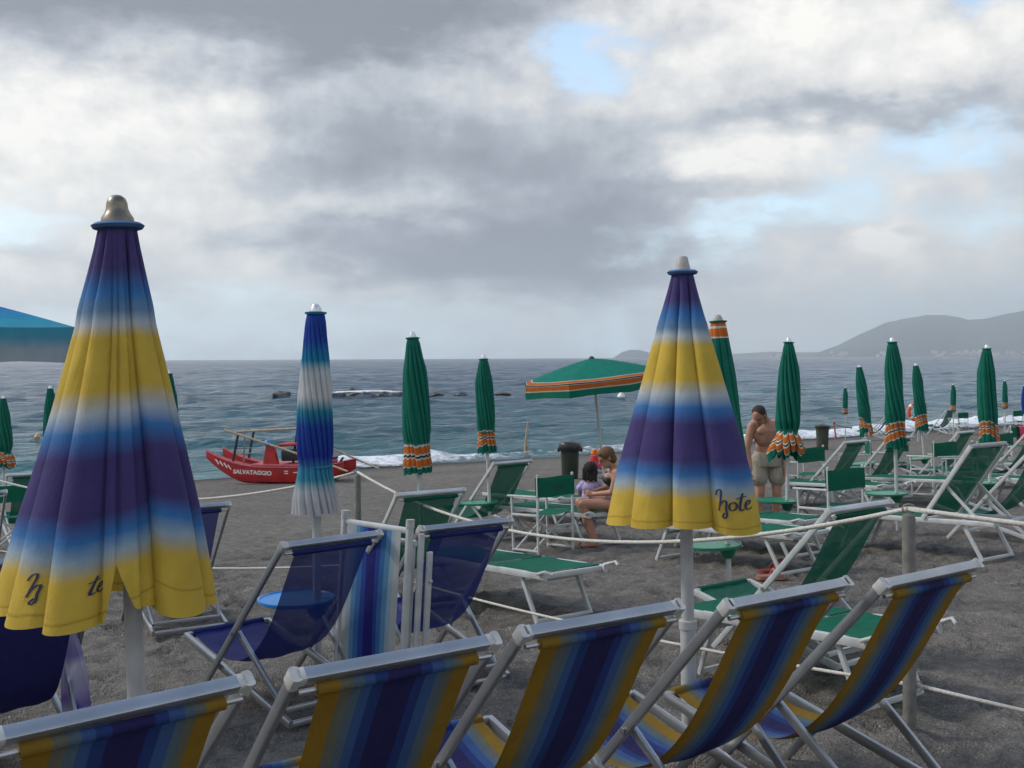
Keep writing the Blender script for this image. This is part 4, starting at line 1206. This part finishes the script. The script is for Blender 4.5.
bin_('dark green slatted litter bin with a black bag rim near the seated woman', 569.5, 24.6, .80, M_BIN)
bin_('smaller grey green litter bin with domed dark lid, right of the bare chested man', 822, 34.0, .80, M_BIN2, True)
d = 36.5
mb = MB(); mb.tube([(0, 0, -.2), (.05, 0, .55), (.12, 0, 1.18)], [.05, .04, .03], 8); mb.tube([(.17, 0, -.2), (.09, 0, .4), (.03, .02, .62)], [.04, .035, .02], 8)
o = mb.build('driftwood_pole', M_WOOD); tag(o, 'crooked wooden pole stuck in the sand at the water line in the middle', 'pole'); o.location = G(PX(524, d), d)
d = 42
root = thing('red_stake', 'leaning red stake at the water line right of the small bin', 'stake', G(PX(836, d), d))
mb = MB(); mb.tube([(0, 0, -.1), (-.09, 0, .62)], [.035, .03], 8); mb.ball((-.09, 0, .64), (.05, .05, .06), 10, 8); mb.build('shaft', M_REDP, root)
mb = MB(); mb.tube([(-.09, 0, .58), (.45, 0, .44)], .02, 6); mb.bar((.3, 0, .49), (.6, 0, .43), .05, .06); mb.build('arm', M_BOLT, root)
d = 37.5
root = thing('life_ring_stand', 'orange life ring hung on a white post near the surf', 'life ring', G(PX(918, d), d))
mb = MB(); mb.bar((0, 0, -.1), (0, 0, .95), .06, .06); mb.bar((0, 0, .55), (-.3, 0, .1), .04, .04); mb.bar((0, 0, .55), (.3, 0, .1), .04, .04); mb.build('post', M_WHITE, root)
mb = MB(); mb.tube([(-.12 + .23 * math.cos(a), -.08, 1.02 + .27 * math.sin(a)) for a in np.linspace(0, 2 * PI, 28)], .065, 10); rg = mb.build('ring', M_ORANGE, root)
mb = MB()
for a in (.6, 2.2, 3.8, 5.3): mb.tube([(-.12 + .23 * math.cos(b), -.08, 1.02 + .27 * math.sin(b)) for b in (a, a + .15, a + .3)], .068, 10)
mb.build('white_band', M_BUOY, rg)
for px, d, r, mat, lab in ((621, 88, .32, M_BUOY, 'white buoy floating right of the open green umbrella pole'), (37, 45.5, .13, M_BUOYO, 'small orange buoy floating at the left')):
    mb = MB(); mb.lathe([(0, -r * .8), (r * .8, -r * .4), (r, 0), (r * .9, r * .4), (r * .35, r * .95), (r * .12, r * 1.5), (0, r * 1.6)], 18)
    o = mb.build('buoy', mat); tag(o, lab, 'buoy'); o.location = (PX(px, d), d, Z_SEA + r * .35)


def rock(px, d, w, h, lab, seed):
    rs = np.random.default_rng(seed); mb = MB(); mb.ball((0, 0, 0), (w / 2, w * .4, h), 22, 14)
    off = rs.uniform(0, 50, 3)
    vs = []
    for p in mb.v:
        q = Vector(p); nn = mnoise.fractal(Vector((q.x / w * 3 + off[0], q.y / w * 3 + off[1], q.z / h * 1.5 + off[2])), .9, 2.1, 5)
        q *= 1 + .45 * nn; vs.append(tuple(q))
    mb.v = vs
    o = mb.build('rock', M_ROCK, None, 30); o.location = (PX(px, d), d, Z_SEA); o.rotation_euler = (0, 0, rs.uniform(0, 3))
    tag(o, lab, 'rock', 'rocks of the low breakwater')


for k, (px, w, h, lab) in enumerate(((338, 1.8, .75, 'rock at the left end of the low breakwater, right of the blue and white umbrella'),
                                  (352, 2.6, 1.15, 'highest dark rock of the breakwater right of the blue and white umbrella'),
                                  (366, 2.2, .80, 'rock beside the highest one, on its right'), (380, 2.4, .85, 'rock in the middle of the right part of the breakwater'),
                                  (393, 1.7, .95, 'pointed rock left of the green umbrella in the breakwater'), (404, 2.4, .9, 'rock touching the outline of the left middle green umbrella'),
                                  (436, 2.2, .65, 'rock showing right of the left middle green umbrella'), (460, 2.0, .5, 'low rock left of the second middle umbrella'), (502, 2.4, .45, 'low rock right of the second middle umbrella'))):
    rock(px, 95.5 + (k % 3) * 1.5, w * .75, h * .50, lab, 100 + k)
for k, (px, d, w, h, lab) in enumerate(((280, 94, 1.5, .5, 'lone dark rock left of the blue and white umbrella'),)):
    rock(px, d, w, h, lab, 140 + k)

# ------------------------------------------------------------------ sandals, bag
for i, (px, d, a, mat, lab) in enumerate(((770, 10.2, 20, M_SHOE, 'red sandal nearer the sunbed leg'), (778, 10.35, 60, M_SHOE, 'red sandal lying turned, right of its pair'), (769, 9.85, 5, M_SHOE2, 'paler pink sandal nearest the camera'))):
    root = thing('sandal', lab, 'sandal', G(PX(px, d), d, .01), R(a), 'sandals on the sand by the sunbed')
    mb = MB(); s = np.linspace(0, 1, 14)
    w = .042 + .012 * np.sin(s * 3.1) - .02 * (s < .04) - .02 * (s > .96)
    top = [(-.12 + .25 * q, ww, .032 + .02 * q * 0) for q, ww in zip(s, w)]
    ring = [(x, y, .035) for x, y, z in top] + [(x, -y, .035) for x, y, z in top[::-1]]
    low = [(x, y, 0.0) for x, y, z in ring]; n = len(ring)
    mb.add(ring + low, [list(range(n)), list(range(n, 2 * n))[::-1]] + [[j, (j + 1) % n, n + (j + 1) % n, n + j] for j in range(n)]); mb.build('sole', mat, root)
    mb = MB()
    for x in (.02, .06): mb.tube([(x, -.05, .03), (x + .01, -.03, .075), (x + .015, 0, .09), (x + .01, .03, .075), (x, .05, .03)], .012, 8)
    mb.build('strap', mat, root)
d = 21.2; xb = PX(598, d)
root = thing('beach_bag', 'orange and red beach bag behind the seated woman', 'bag', G(xb, d, .40), R(15))
mb = MB(); mb.lathe([(.11, 0), (.15, .02), (.165, .14), (.15, .24), (.12, .27)], 24); ob_ = mb.build('bag_body', M_PINK, root); ob_.scale = (1, .6, 1)
mb = MB(); mb.lathe([(.155, .13), (.168, .16), (.155, .25), (.12, .275), (.10, .26)], 24); ob_ = mb.build('red_top', M_BAGR, root); ob_.scale = (1.02, .62, 1)
mb = MB(); mb.ball((-.05, 0, .30), (.10, .07, .06), 14, 10); mb.ball((.04, 0, .29), (.08, .06, .05), 14, 10); mb.ball((-.09, -.02, .34), (.05, .04, .04)); mb.build('orange_cloth', M_BAGO, root)
mb = MB(); mb.tube([(-.1, -.05, .22), (-.08, -.06, .36), (0, -.06, .41), (.08, -.06, .36), (.1, -.05, .22)], .009, 8); mb.build('handle', M_BAGR, root)


# ------------------------------------------------------------------ people
def fuse(mb, name, mat, parent, voxel=.009, smooth=4):
    me = mb.mesh('tmp', mat, 180); o = link('tmp', me)
    r = o.modifiers.new('r', 'REMESH'); r.mode = 'VOXEL'; r.voxel_size = voxel; r.use_smooth_shade = True
    s = o.modifiers.new('s', 'SMOOTH'); s.factor = .5; s.iterations = smooth
    dg = bpy.context.evaluated_depsgraph_get(); dg.update()
    m2 = bpy.data.meshes.new_from_object(o.evaluated_get(dg)); bpy.data.objects.remove(o)
    m2.materials.clear(); m2.materials.append(mat)
    m2.polygons.foreach_set('use_smooth', [True] * len(m2.polygons))
    return link(name, m2, parent)


def chain(mb, pts, rs):
    for i in range(len(pts) - 1): mb.capsule(pts[i], pts[i + 1], rs[i], rs[i + 1])


def hand(mb, wrist, direction, palmn, side, k=1.0):
    """palm and five bent fingers; direction = along the hand, palmn = the way the palm faces"""
    d = Vector(direction).normalized(); p = Vector(palmn); p = (p - d * p.dot(d)).normalized(); s = d.cross(p).normalized() * side
    w = Vector(wrist)
    c = w + d * .048 * k
    for a in (-.026, -.009, .009, .026): mb.capsule(w + d * .01 * k + s * a * .7 * k, w + d * .085 * k + s * a * k, .013 * k, .011 * k, 8)
    for a, l in ((-.030, .058), (-.010, .072), (.011, .078), (.031, .068)):
        b0 = w + d * .085 * k + s * a * k; b1 = b0 + (d * .9 + p * .35).normalized() * l * .55 * k; b2 = b1 + (d * .5 + p * .8).normalized() * l * .5 * k
        mb.capsule(b0, b1, .0095 * k, .0085 * k, 8); mb.capsule(b1, b2, .0085 * k, .0075 * k, 8)
    b0 = w + d * .03 * k + s * .026 * k; b1 = b0 + (d * .6 + s * .7 + p * .3).normalized() * .045 * k; b2 = b1 + (d * .85 + s * .1 + p * .45).normalized() * .035 * k
    mb.capsule(b0, b1, .012 * k, .010 * k, 8); mb.capsule(b1, b2, .010 * k, .008 * k, 8)


def head(mb, c, fwd, up, k=1.0):
    f = Vector(fwd).normalized(); u = Vector(up); u = (u - f * u.dot(f)).normalized(); s = f.cross(u)
    rot = Matrix((s, f, u)).transposed()
    C_ = Vector(c)
    mb.ball(C_ + u * .025 * k, (.075 * k, .095 * k, .09 * k), 20, 14, 0, rot)
    mb.ball(C_ + f * .03 * k - u * .05 * k, (.058 * k, .062 * k, .065 * k), 18, 12, 0, rot)
    mb.ball(C_ + f * .072 * k - u * .095 * k, (.026 * k, .022 * k, .02 * k), 12, 8, 0, rot)
    mb.capsule(C_ + f * .093 * k + u * .012 * k, C_ + f * .112 * k - u * .028 * k, .010 * k, .015 * k, 8)
    for e in (-1, 1):
        mb.ball(C_ + s * e * .078 * k - u * .005 * k - f * .005 * k, (.010 * k, .018 * k, .030 * k), 10, 8, 0, rot)
        mb.capsule(C_ + s * e * .014 * k + f * .092 * k + u * .026 * k, C_ + s * e * .045 * k + f * .078 * k + u * .026 * k, .009 * k, .008 * k, 8)
    return C_, f, u, s, rot


def face(parent, C_, f, u, s, rot, k=1.0):
    for e in (-1, 1):
        mb = MB(); mb.ball(C_ + s * e * .031 * k + f * .088 * k + u * .008 * k, (.013 * k, .008 * k, .006 * k), 10, 8, 0, rot); mb.build('eye', M_EYE, parent, 180)
    mb = MB(); mb.ball(C_ + f * .092 * k - u * .062 * k, (.024 * k, .008 * k, .007 * k), 12, 8, 0, rot); mb.build('mouth', M_LIP, parent, 180)


# man, bare chested, stooping
d = 13.6; xm = PX(767, d)
man = thing('person', 'bare chested man in khaki shorts stooping beside the ruffled green umbrella', 'person', G(xm, d))
mb = MB()
hipL, hipR = Vector((-.10, 0, .86)), Vector((.10, .02, .86))
for hp, kn, an, toe in ((hipL, (-.105, -.05, .48), (-.10, .02, .08), (-.13, -.15, .03)), (hipR, (.105, -.04, .48), (.11, .04, .08), (.13, -.13, .03))):
    chain(mb, [hp, kn, an], [.088, .058, .040]); mb.ball(Vector(kn).lerp(Vector(an), .3) + Vector((0, .015, 0)), (.05, .055, .11)); mb.capsule(Vector(an) + Vector((0, .03, -.04)), toe, .034, .028)
    for q in range(5): mb.capsule(Vector(toe) + Vector((-.03 + q * .015, 0, -.004)), Vector(toe) + Vector((-.034 + q * .017, -.045 + abs(q - 1.5) * .006, -.012)), .010, .008, 8)
mb.ball((0, .01, .90), (.165, .12, .13)); mb.ball((-.01, -.04, 1.03), (.148, .112, .15)); mb.ball((-.03, -.10, 1.20), (.175, .118, .17))
for e in (-1, 1): mb.ball((-.03 + e * .075, -.185, 1.24), (.072, .04, .05)); mb.ball((-.03 + e * .12, -.08, 1.33), (.085, .075, .06))
chain(mb, [(-.05, -.12, 1.36), (-.11, -.20, 1.43)], [.062, .055])
chain(mb, [(.155, -.09, 1.31), (.235, -.06, 1.03), (.19, -.10, .79)], [.060, .045, .030]); hand(mb, (.188, -.105, .775), (-.1, -.1, -1), (-1, -.2, 0), 1)
chain(mb, [(-.215, -.12, 1.30), (-.285, -.13, 1.02), (-.255, -.20, .78)], [.058, .045, .030]); hand(mb, (-.254, -.203, .765), (.05, -.15, -1), (1, -.2, 0), -1)
hd = head(mb, (-.165, -.285, 1.435), (-.50, -.62, -.62), (-.3, -.4, .85))
body = fuse(mb, 'body', M_SKINM, man)
face(man, *hd)
mb = MB(); C_, f, u, s, rot = hd
mb.ball(C_ + u * .042 - f * .018, (.083, .096, .083), 20, 14, 0, rot); mb.ball(C_ - f * .05 - u * .02, (.074, .058, .075), 16, 10, 0, rot)
fuse(mb, 'hair', M_HAIRM, man, .008, 2)
mb = MB(); mb.ball((0, .01, .89), (.182, .135, .12)); mb.lathe([(.172, .80), (.178, .93), (.170, .975)], 24); chain(mb, [hipL, (-.115, -.035, .65)], [.115, .110]); chain(mb, [hipR, (.115, -.025, .65)], [.115, .110])
sh = fuse(mb, 'shorts', M_SHORTS, man, .009, 3)
mb = MB(); mb.tube([(-.03, -.145, .965), (-.035, -.155, .91), (-.02, -.157, .86)], .006, 6); mb.build('drawstring', M_CAP, sh)

# woman seated on the sunbed, facing left, arm round the girl
d = 12.62; xw = PX(617, d)
wm = thing('person', 'woman with short auburn hair in a dark swimsuit sitting on the sunbed', 'person', G(xw, d, .40))
mb = MB()
mb.ball((0, 0, .10), (.16, .155, .11)); mb.ball((.01, 0, .24), (.13, .14, .13)); mb.ball((-.015, 0, .37), (.118, .155, .13))
for e in (-1, 1): mb.ball((-.115, e * .065, .37), (.055, .06, .06)); mb.ball((-.02, e * .145, .455), (.065, .06, .05))
chain(mb, [(-.03, 0, .47), (-.085, -.02, .555)], [.05, .046])
hd = head(mb, (-.125, -.03, .615), (-.86, -.22, -.46), (-.35, -.1, .9), .98)
chain(mb, [(-.02, -.165, .45), (-.085, -.20, .235), (-.27, -.04, .20)], [.046, .037, .026]); hand(mb, (-.272, -.03, .20), (-.85, .45, .15), (.3, 1, 0), 1, .9)
chain(mb, [(-.02, .165, .45), (-.10, .23, .24), (-.27, .17, .2)], [.046, .037, .026]); hand(mb, (-.272, .165, .2), (-.9, -.3, .1), (.2, -1, 0), -1, .9)
for y, kx, fz in ((-.09, -.41, 0), (.09, -.43, 0)):
    chain(mb, [(-.02, y, .085), (kx, y - .03, .095), (kx + .15, y - .05, -.335)], [.085, .056, .036]); mb.ball((kx + .04, y - .035, -.06), (.05, .045, .10))
    a = Vector((kx + .16, y - .05, -.36)); mb.capsule(a, a + Vector((-.17, -.02, -.01)), .032, .024)
fuse(mb, 'body', M_SKINW, wm)
face(wm, *hd, .98)
mb = MB(); C_, f, u, s, rot = hd
mb.ball(C_ + u * .040 - f * .016, (.090, .100, .086), 20, 14, 0, rot); mb.ball(C_ - f * .045 - u * .025, (.080, .062, .078), 16, 10, 0, rot); mb.ball(C_ + f * .06 + u * .08, (.06, .03, .025), 14, 10, 0, rot)
fuse(mb, 'hair', M_HAIRW, wm, .008, 2)
mb = MB(); mb.ball((0, 0, .11), (.168, .163, .10)); mb.ball((.01, 0, .24), (.138, .147, .12)); mb.ball((-.015, 0, .34), (.125, .158, .085))
for e in (-1, 1): mb.ball((-.118, e * .065, .365), (.058, .063, .058)); chain(mb, [(-.10, e * .085, .40), (-.02, e * .10, .50), (.075, e * .07, .40)], [.013, .012, .013])
fuse(mb, 'swimsuit', M_SWIM, wm, .008, 2)

# girl seated on the sunbed, back to the camera
gx = PX(589.5, 12.95)
gl = thing('person', 'small black haired girl in a lilac top sitting in front of the woman', 'person', G(gx, 12.95, .40))
mb = MB()
mb.ball((0, 0, .07), (.11, .10, .075)); mb.ball((0, 0, .17), (.092, .075, .10)); mb.ball((0, -.01, .265), (.10, .07, .085))
chain(mb, [(0, -.01, .32), (.005, .0, .375)], [.036, .034])
hd = head(mb, (.01, .02, .445), (.25, .95, -.15), (0, .1, 1), .86)
chain(mb, [(.10, 0, .30), (.135, .06, .19), (.06, .15, .14)], [.034, .027, .019]); hand(mb, (.06, .155, .14), (-.6, .8, -.1), (0, -.2, -1), 1, .6)
chain(mb, [(-.10, 0, .30), (-.125, .05, .19), (-.05, .15, .14)], [.034, .027, .019]); hand(mb, (-.05, .155, .14), (.6, .8, -.1), (0, -.2, -1), -1, .6)
for e in (-1, 1): chain(mb, [(e * .055, .02, .06), (e * .08, .27, .075), (e * .075, .30, -.16)], [.055, .040, .026]); mb.capsule((e * .075, .30, -.18), (e * .08, .40, -.185), .022, .018)
fuse(mb, 'body', M_SKING, gl, .008)
face(gl, *hd, .86)
mb = MB(); C_, f, u, s, rot = hd
mb.ball(C_ + u * .028 - f * .018, (.088, .094, .088), 20, 14, 0, rot); mb.ball(C_ - f * .03 - u * .02, (.090, .066, .095), 18, 12, 0, rot)
for q in range(9): mb.capsule(C_ - f * .07 + s * (q - 4) * .017 + u * .02, C_ - f * (.075 + .01 * (q % 2)) + s * (q - 4) * .02 - u * (.10 + .012 * (q % 3)), .022, .010, 8)
fuse(mb, 'hair', M_HAIRG, gl, .008, 2)
mb = MB(); mb.ball((0, 0, .10), (.118, .105, .075)); mb.ball((0, 0, .18), (.102, .085, .10)); mb.ball((0, -.01, .265), (.108, .078, .075))
for e in (-1, 1): chain(mb, [(e * .085, 0, .295), (e * .125, .02, .245)], [.045, .040])
fuse(mb, 'top', M_LILAC, gl, .008, 2)

# ------------------------------------------------------------------ air
mb = MB(); a, b, zl, zh = 12500, 12030, -12.0, 540.0
mb.add([(-a * 1.2, -2500, zl), (a * 1.2, -2500, zl), (a * 1.2, b, zl), (-a * 1.2, b, zl), (-a * 1.2, -2500, zh), (a * 1.2, -2500, zh), (a * 1.2, b, zh), (-a * 1.2, b, zh)],
       [[3, 2, 1, 0], [4, 5, 6, 7], [0, 1, 5, 4], [1, 2, 6, 5], [2, 3, 7, 6], [3, 0, 4, 7]])
hm = bpy.data.materials.new('sea air'); hm.use_nodes = True
nt = hm.node_tree; nt.nodes.clear(); om = nt.nodes.new('ShaderNodeOutputMaterial'); pv = nt.nodes.new('ShaderNodeVolumePrincipled')
pv.inputs['Color'].default_value = (0.93, 0.98, 1.0, 1); pv.inputs['Density'].default_value = 0.00014; pv.inputs['Anisotropy'].default_value = 0.65
nt.links.new(pv.outputs[0], om.inputs['Volume'])
hz = mb.build('haze', hm, None, None); tag(hz, kind='stuff')

# ------------------------------------------------------------------ sky and light
SUN_EL, SUN_AZ = R(40), R(-78)       # azimuth from +Y towards +X
w = bpy.data.worlds.new('World'); S.world = w; w.use_nodes = True
nt = w.node_tree; N = nt.nodes; LK = nt.links
bg = N['Background']; STR = 0.15; bg.inputs['Strength'].default_value = STR
sky = N.new('ShaderNodeTexSky'); sky.sky_type = 'NISHITA'; sky.sun_disc = False; sky.sun_elevation = SUN_EL; sky.sun_rotation = SUN_AZ
sky.air_density = 1.0; sky.dust_density = 1.5
tc = N.new('ShaderNodeTexCoord')
sep = N.new('ShaderNodeSeparateXYZ'); LK.new(tc.outputs['Generated'], sep.inputs[0])


def Mth(op, a, b=None, c=None, clamp=False):
    n = N.new('ShaderNodeMath'); n.operation = op; n.use_clamp = clamp
    for i, q in enumerate((a, b, c)):
        if q is None: continue
        if isinstance(q, (int, float)): n.inputs[i].default_value = q
        else: LK.new(q, n.inputs[i])
    return n.outputs[0]


def noise_(scale, det, rough, zs=2.0, off=(0, 0, 0), dist=0.0):
    mp = N.new('ShaderNodeMapping'); mp.inputs['Scale'].default_value = (1, 1, zs); mp.inputs['Location'].default_value = off; LK.new(tc.outputs['Generated'], mp.inputs[0])
    n = N.new('ShaderNodeTexNoise'); n.inputs['Scale'].default_value = scale; n.inputs['Detail'].default_value = det; n.inputs['Roughness'].default_value = rough
    n.inputs['Distortion'].default_value = dist
    LK.new(mp.outputs[0], n.inputs['Vector']); return n.outputs['Fac']


az0 = Mth('ARCTAN2', sep.outputs[0], sep.outputs[1]); el0 = Mth('ARCSINE', sep.outputs[2])
nA = noise_(7, 7, .58, 2.6, (3.1, 0, 1)); nB = noise_(7, 7, .58, 2.6, (9.4, 5, 2)); nC = noise_(4.6, 9, .60, 1.8, (1.7, 2.2, .4), .2); nD = noise_(13, 8, .58, 1.15, (4, 4, 4), .1)
az = Mth('MULTIPLY_ADD', Mth('SUBTRACT', nA, .5), .20, az0); el = Mth('MULTIPLY_ADD', Mth('SUBTRACT', nB, .5), .12, el0)


def blob(px, py, sx, sy, wgt, acc):
    a = math.atan((px - 512) / F); e = math.atan((358 - py) / F); k = sx / F; q = sy / F
    X = Mth('MULTIPLY', Mth('SUBTRACT', az, a), 1 / k); Y = Mth('MULTIPLY', Mth('SUBTRACT', el, e), 1 / q)
    rr = Mth('MULTIPLY_ADD', X, X, Mth('MULTIPLY', Y, Y))
    g = Mth('POWER', 2.7183, Mth('MULTIPLY', rr, -1.0))
    return Mth('MULTIPLY_ADD', g, wgt, acc)


light = Mth('MULTIPLY_ADD', Mth('SUBTRACT', nC, .5), 1.0, .56)
light = Mth('MULTIPLY_ADD', Mth('SUBTRACT', nD, .5), .85, light)
nE = noise_(34, 6, .6, 1.1, (7, 1, 3), .2)
light = Mth('MULTIPLY_ADD', Mth('SUBTRACT', nE, .5), .42, light)
for px, py, sx, sy, wg in ((40, 165, 220, 66, .36), (190, 120, 130, 40, .22), (270, 207, 170, 22, .30), (440, 205, 90, 20, .14),
                           (150, 0, 380, 50, -.85), (420, 20, 140, 40, -.35), (400, 60, 70, 28, .25), (330, 130, 110, 35, -.14), (430, 150, 140, 50, -.30), (400, 245, 230, 38, -.46), (570, 250, 100, 45, -.36), (580, 180, 100, 60, -.22),
                           (840, 55, 210, 60, .36), (700, 170, 70, 22, .25), (790, 175, 100, 30, .26), (860, 133, 170, 16, -.34), (690, 30, 90, 40, .18), (640, 205, 90, 24, -.2), (1010, 110, 70, 30, -.1),
                           (885, 255, 20, 18, .42), (800, 270, 110, 22, .12), (950, 285, 150, 26, .10), (70, 275, 50, 16, .30), (190, 240, 70, 20, .34), (300, 285, 150, 20, .36), (480, 320, 220, 18, .22), (250, 262, 60, 12, .25)):
    light = blob(px, py, sx, sy, wg, light)
# bright broken cloud behind the camera
back = Mth('MULTIPLY', Mth('SUBTRACT', .15, sep.outputs[1]), 1.5, clamp=True)
light = Mth('MULTIPLY_ADD', back, .06, light)
light = Mth('ADD', light, 0, clamp=True)
cover = Mth('MULTIPLY_ADD', Mth('SUBTRACT', nC, .5), 1.3, 1.0)
cover = Mth('MULTIPLY_ADD', Mth('SUBTRACT', nD, .5), 1.3, cover)
cover = Mth('MULTIPLY_ADD', Mth('SUBTRACT', nE, .5), .7, cover)
for px, py, sx, sy, wg in ((590, 68, 46, 36, -1.3), (975, 155, 100, 24, -1.0), (30, 232, 110, 30, -.95), (650, 240, 120, 22, -.5), (850, 205, 70, 28, -.6), (1010, 230, 50, 40, -.5), (730, 235, 60, 20, -.4),
                           (140, 318, 230, 34, -.55), (860, 235, 150, 18, -.5), (200, 90, 330, 120, .6), (400, 220, 240, 80, .7), (830, 70, 190, 60, .5), (1015, 5, 30, 25, -.9), (885, 255, 24, 20, .8),
                           (70, 275, 60, 18, .5), (512, 335, 1200, 48, -.65)):
    cover = blob(px, py, sx, sy, wg, cover)
# broken cloud overhead, where the blue shows
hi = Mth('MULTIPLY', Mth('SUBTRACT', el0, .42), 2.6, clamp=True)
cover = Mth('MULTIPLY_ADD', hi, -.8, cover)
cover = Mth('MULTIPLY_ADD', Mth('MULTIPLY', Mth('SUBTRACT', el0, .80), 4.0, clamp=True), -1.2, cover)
cover = Mth('MULTIPLY_ADD', Mth('SUBTRACT', cover, .5), 1.35, .5)
cover = Mth('SMOOTH_MIN', Mth('MAXIMUM', cover, 0), 1.0, .3)
cr = N.new('ShaderNodeValToRGB'); e = cr.color_ramp.elements
stops = [(0.0, (.170, .188, .225)), (.28, (.265, .288, .335)), (.50, (.405, .430, .468)), (.72, (.60, .602, .60)), (1.0, (.83, .81, .765))]
while len(e) < len(stops): e.new(.5)
for q, (p, c) in zip(e, stops): q.position = p; q.color = (*c, 1)
LK.new(light, cr.inputs['Fac'])
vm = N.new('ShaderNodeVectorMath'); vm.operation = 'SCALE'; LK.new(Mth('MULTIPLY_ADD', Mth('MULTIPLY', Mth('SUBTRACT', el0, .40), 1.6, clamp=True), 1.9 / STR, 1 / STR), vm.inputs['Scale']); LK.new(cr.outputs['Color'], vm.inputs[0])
# the pale damp air along the horizon
sk2 = N.new('ShaderNodeMix'); sk2.data_type = 'RGBA'; LK.new(Mth('POWER', 2.7183, Mth('MULTIPLY', Mth('MAXIMUM', el0, 0), -7.0)), sk2.inputs['Factor'])
gk = N.new('ShaderNodeMix'); gk.data_type = 'RGBA'; gk.blend_type = 'MULTIPLY'; gk.inputs['Factor'].default_value = 1
LK.new(sky.outputs[0], gk.inputs['A']); gk.inputs['B'].default_value = (1.15, 1.2, 1.2, 1)
LK.new(gk.outputs['Result'], sk2.inputs['A']); sk2.inputs['B'].default_value = (.86 / STR, 1.08 / STR, 1.22 / STR, 1)
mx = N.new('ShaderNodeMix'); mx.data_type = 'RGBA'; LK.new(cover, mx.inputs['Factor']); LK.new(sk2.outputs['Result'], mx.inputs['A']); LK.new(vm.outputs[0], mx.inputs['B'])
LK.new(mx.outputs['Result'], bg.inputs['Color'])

sl = bpy.data.lights.new('sun', 'SUN'); sl.energy = 1.5; sl.angle = R(11); sl.color = (1, .95, .88)
so = bpy.data.objects.new('sun', sl); COL.objects.link(so)
dirv = Vector((math.sin(SUN_AZ) * math.cos(SUN_EL), math.cos(SUN_AZ) * math.cos(SUN_EL), math.sin(SUN_EL)))
so.rotation_euler = dirv.to_track_quat('Z', 'Y').to_euler()

# ------------------------------------------------------------------ camera
cam = bpy.data.cameras.new('camera'); co = bpy.data.objects.new('camera', cam); COL.objects.link(co); S.camera = co
cam.sensor_width = 36.0; cam.sensor_fit = 'HORIZONTAL'; cam.lens = 36.0 * F / 1024; cam.shift_y = -25.8 / 1024
cam.clip_start = .05; cam.clip_end = 60000
co.location = (0, 0, CZ)
co.rotation_euler = (Matrix.Rotation(R(90), 3, 'X') @ Matrix.Rotation(-.0047, 3, 'Z')).to_euler()
S.view_settings.view_transform = 'Standard'; S.view_settings.look = 'None'; S.view_settings.exposure = 0.42; S.view_settings.gamma = 1
S.render.engine = 'CYCLES'
S.cycles.max_bounces = 8; S.cycles.transparent_max_bounces = 12; S.cycles.volume_bounces = 3
S.cycles.use_denoising = True
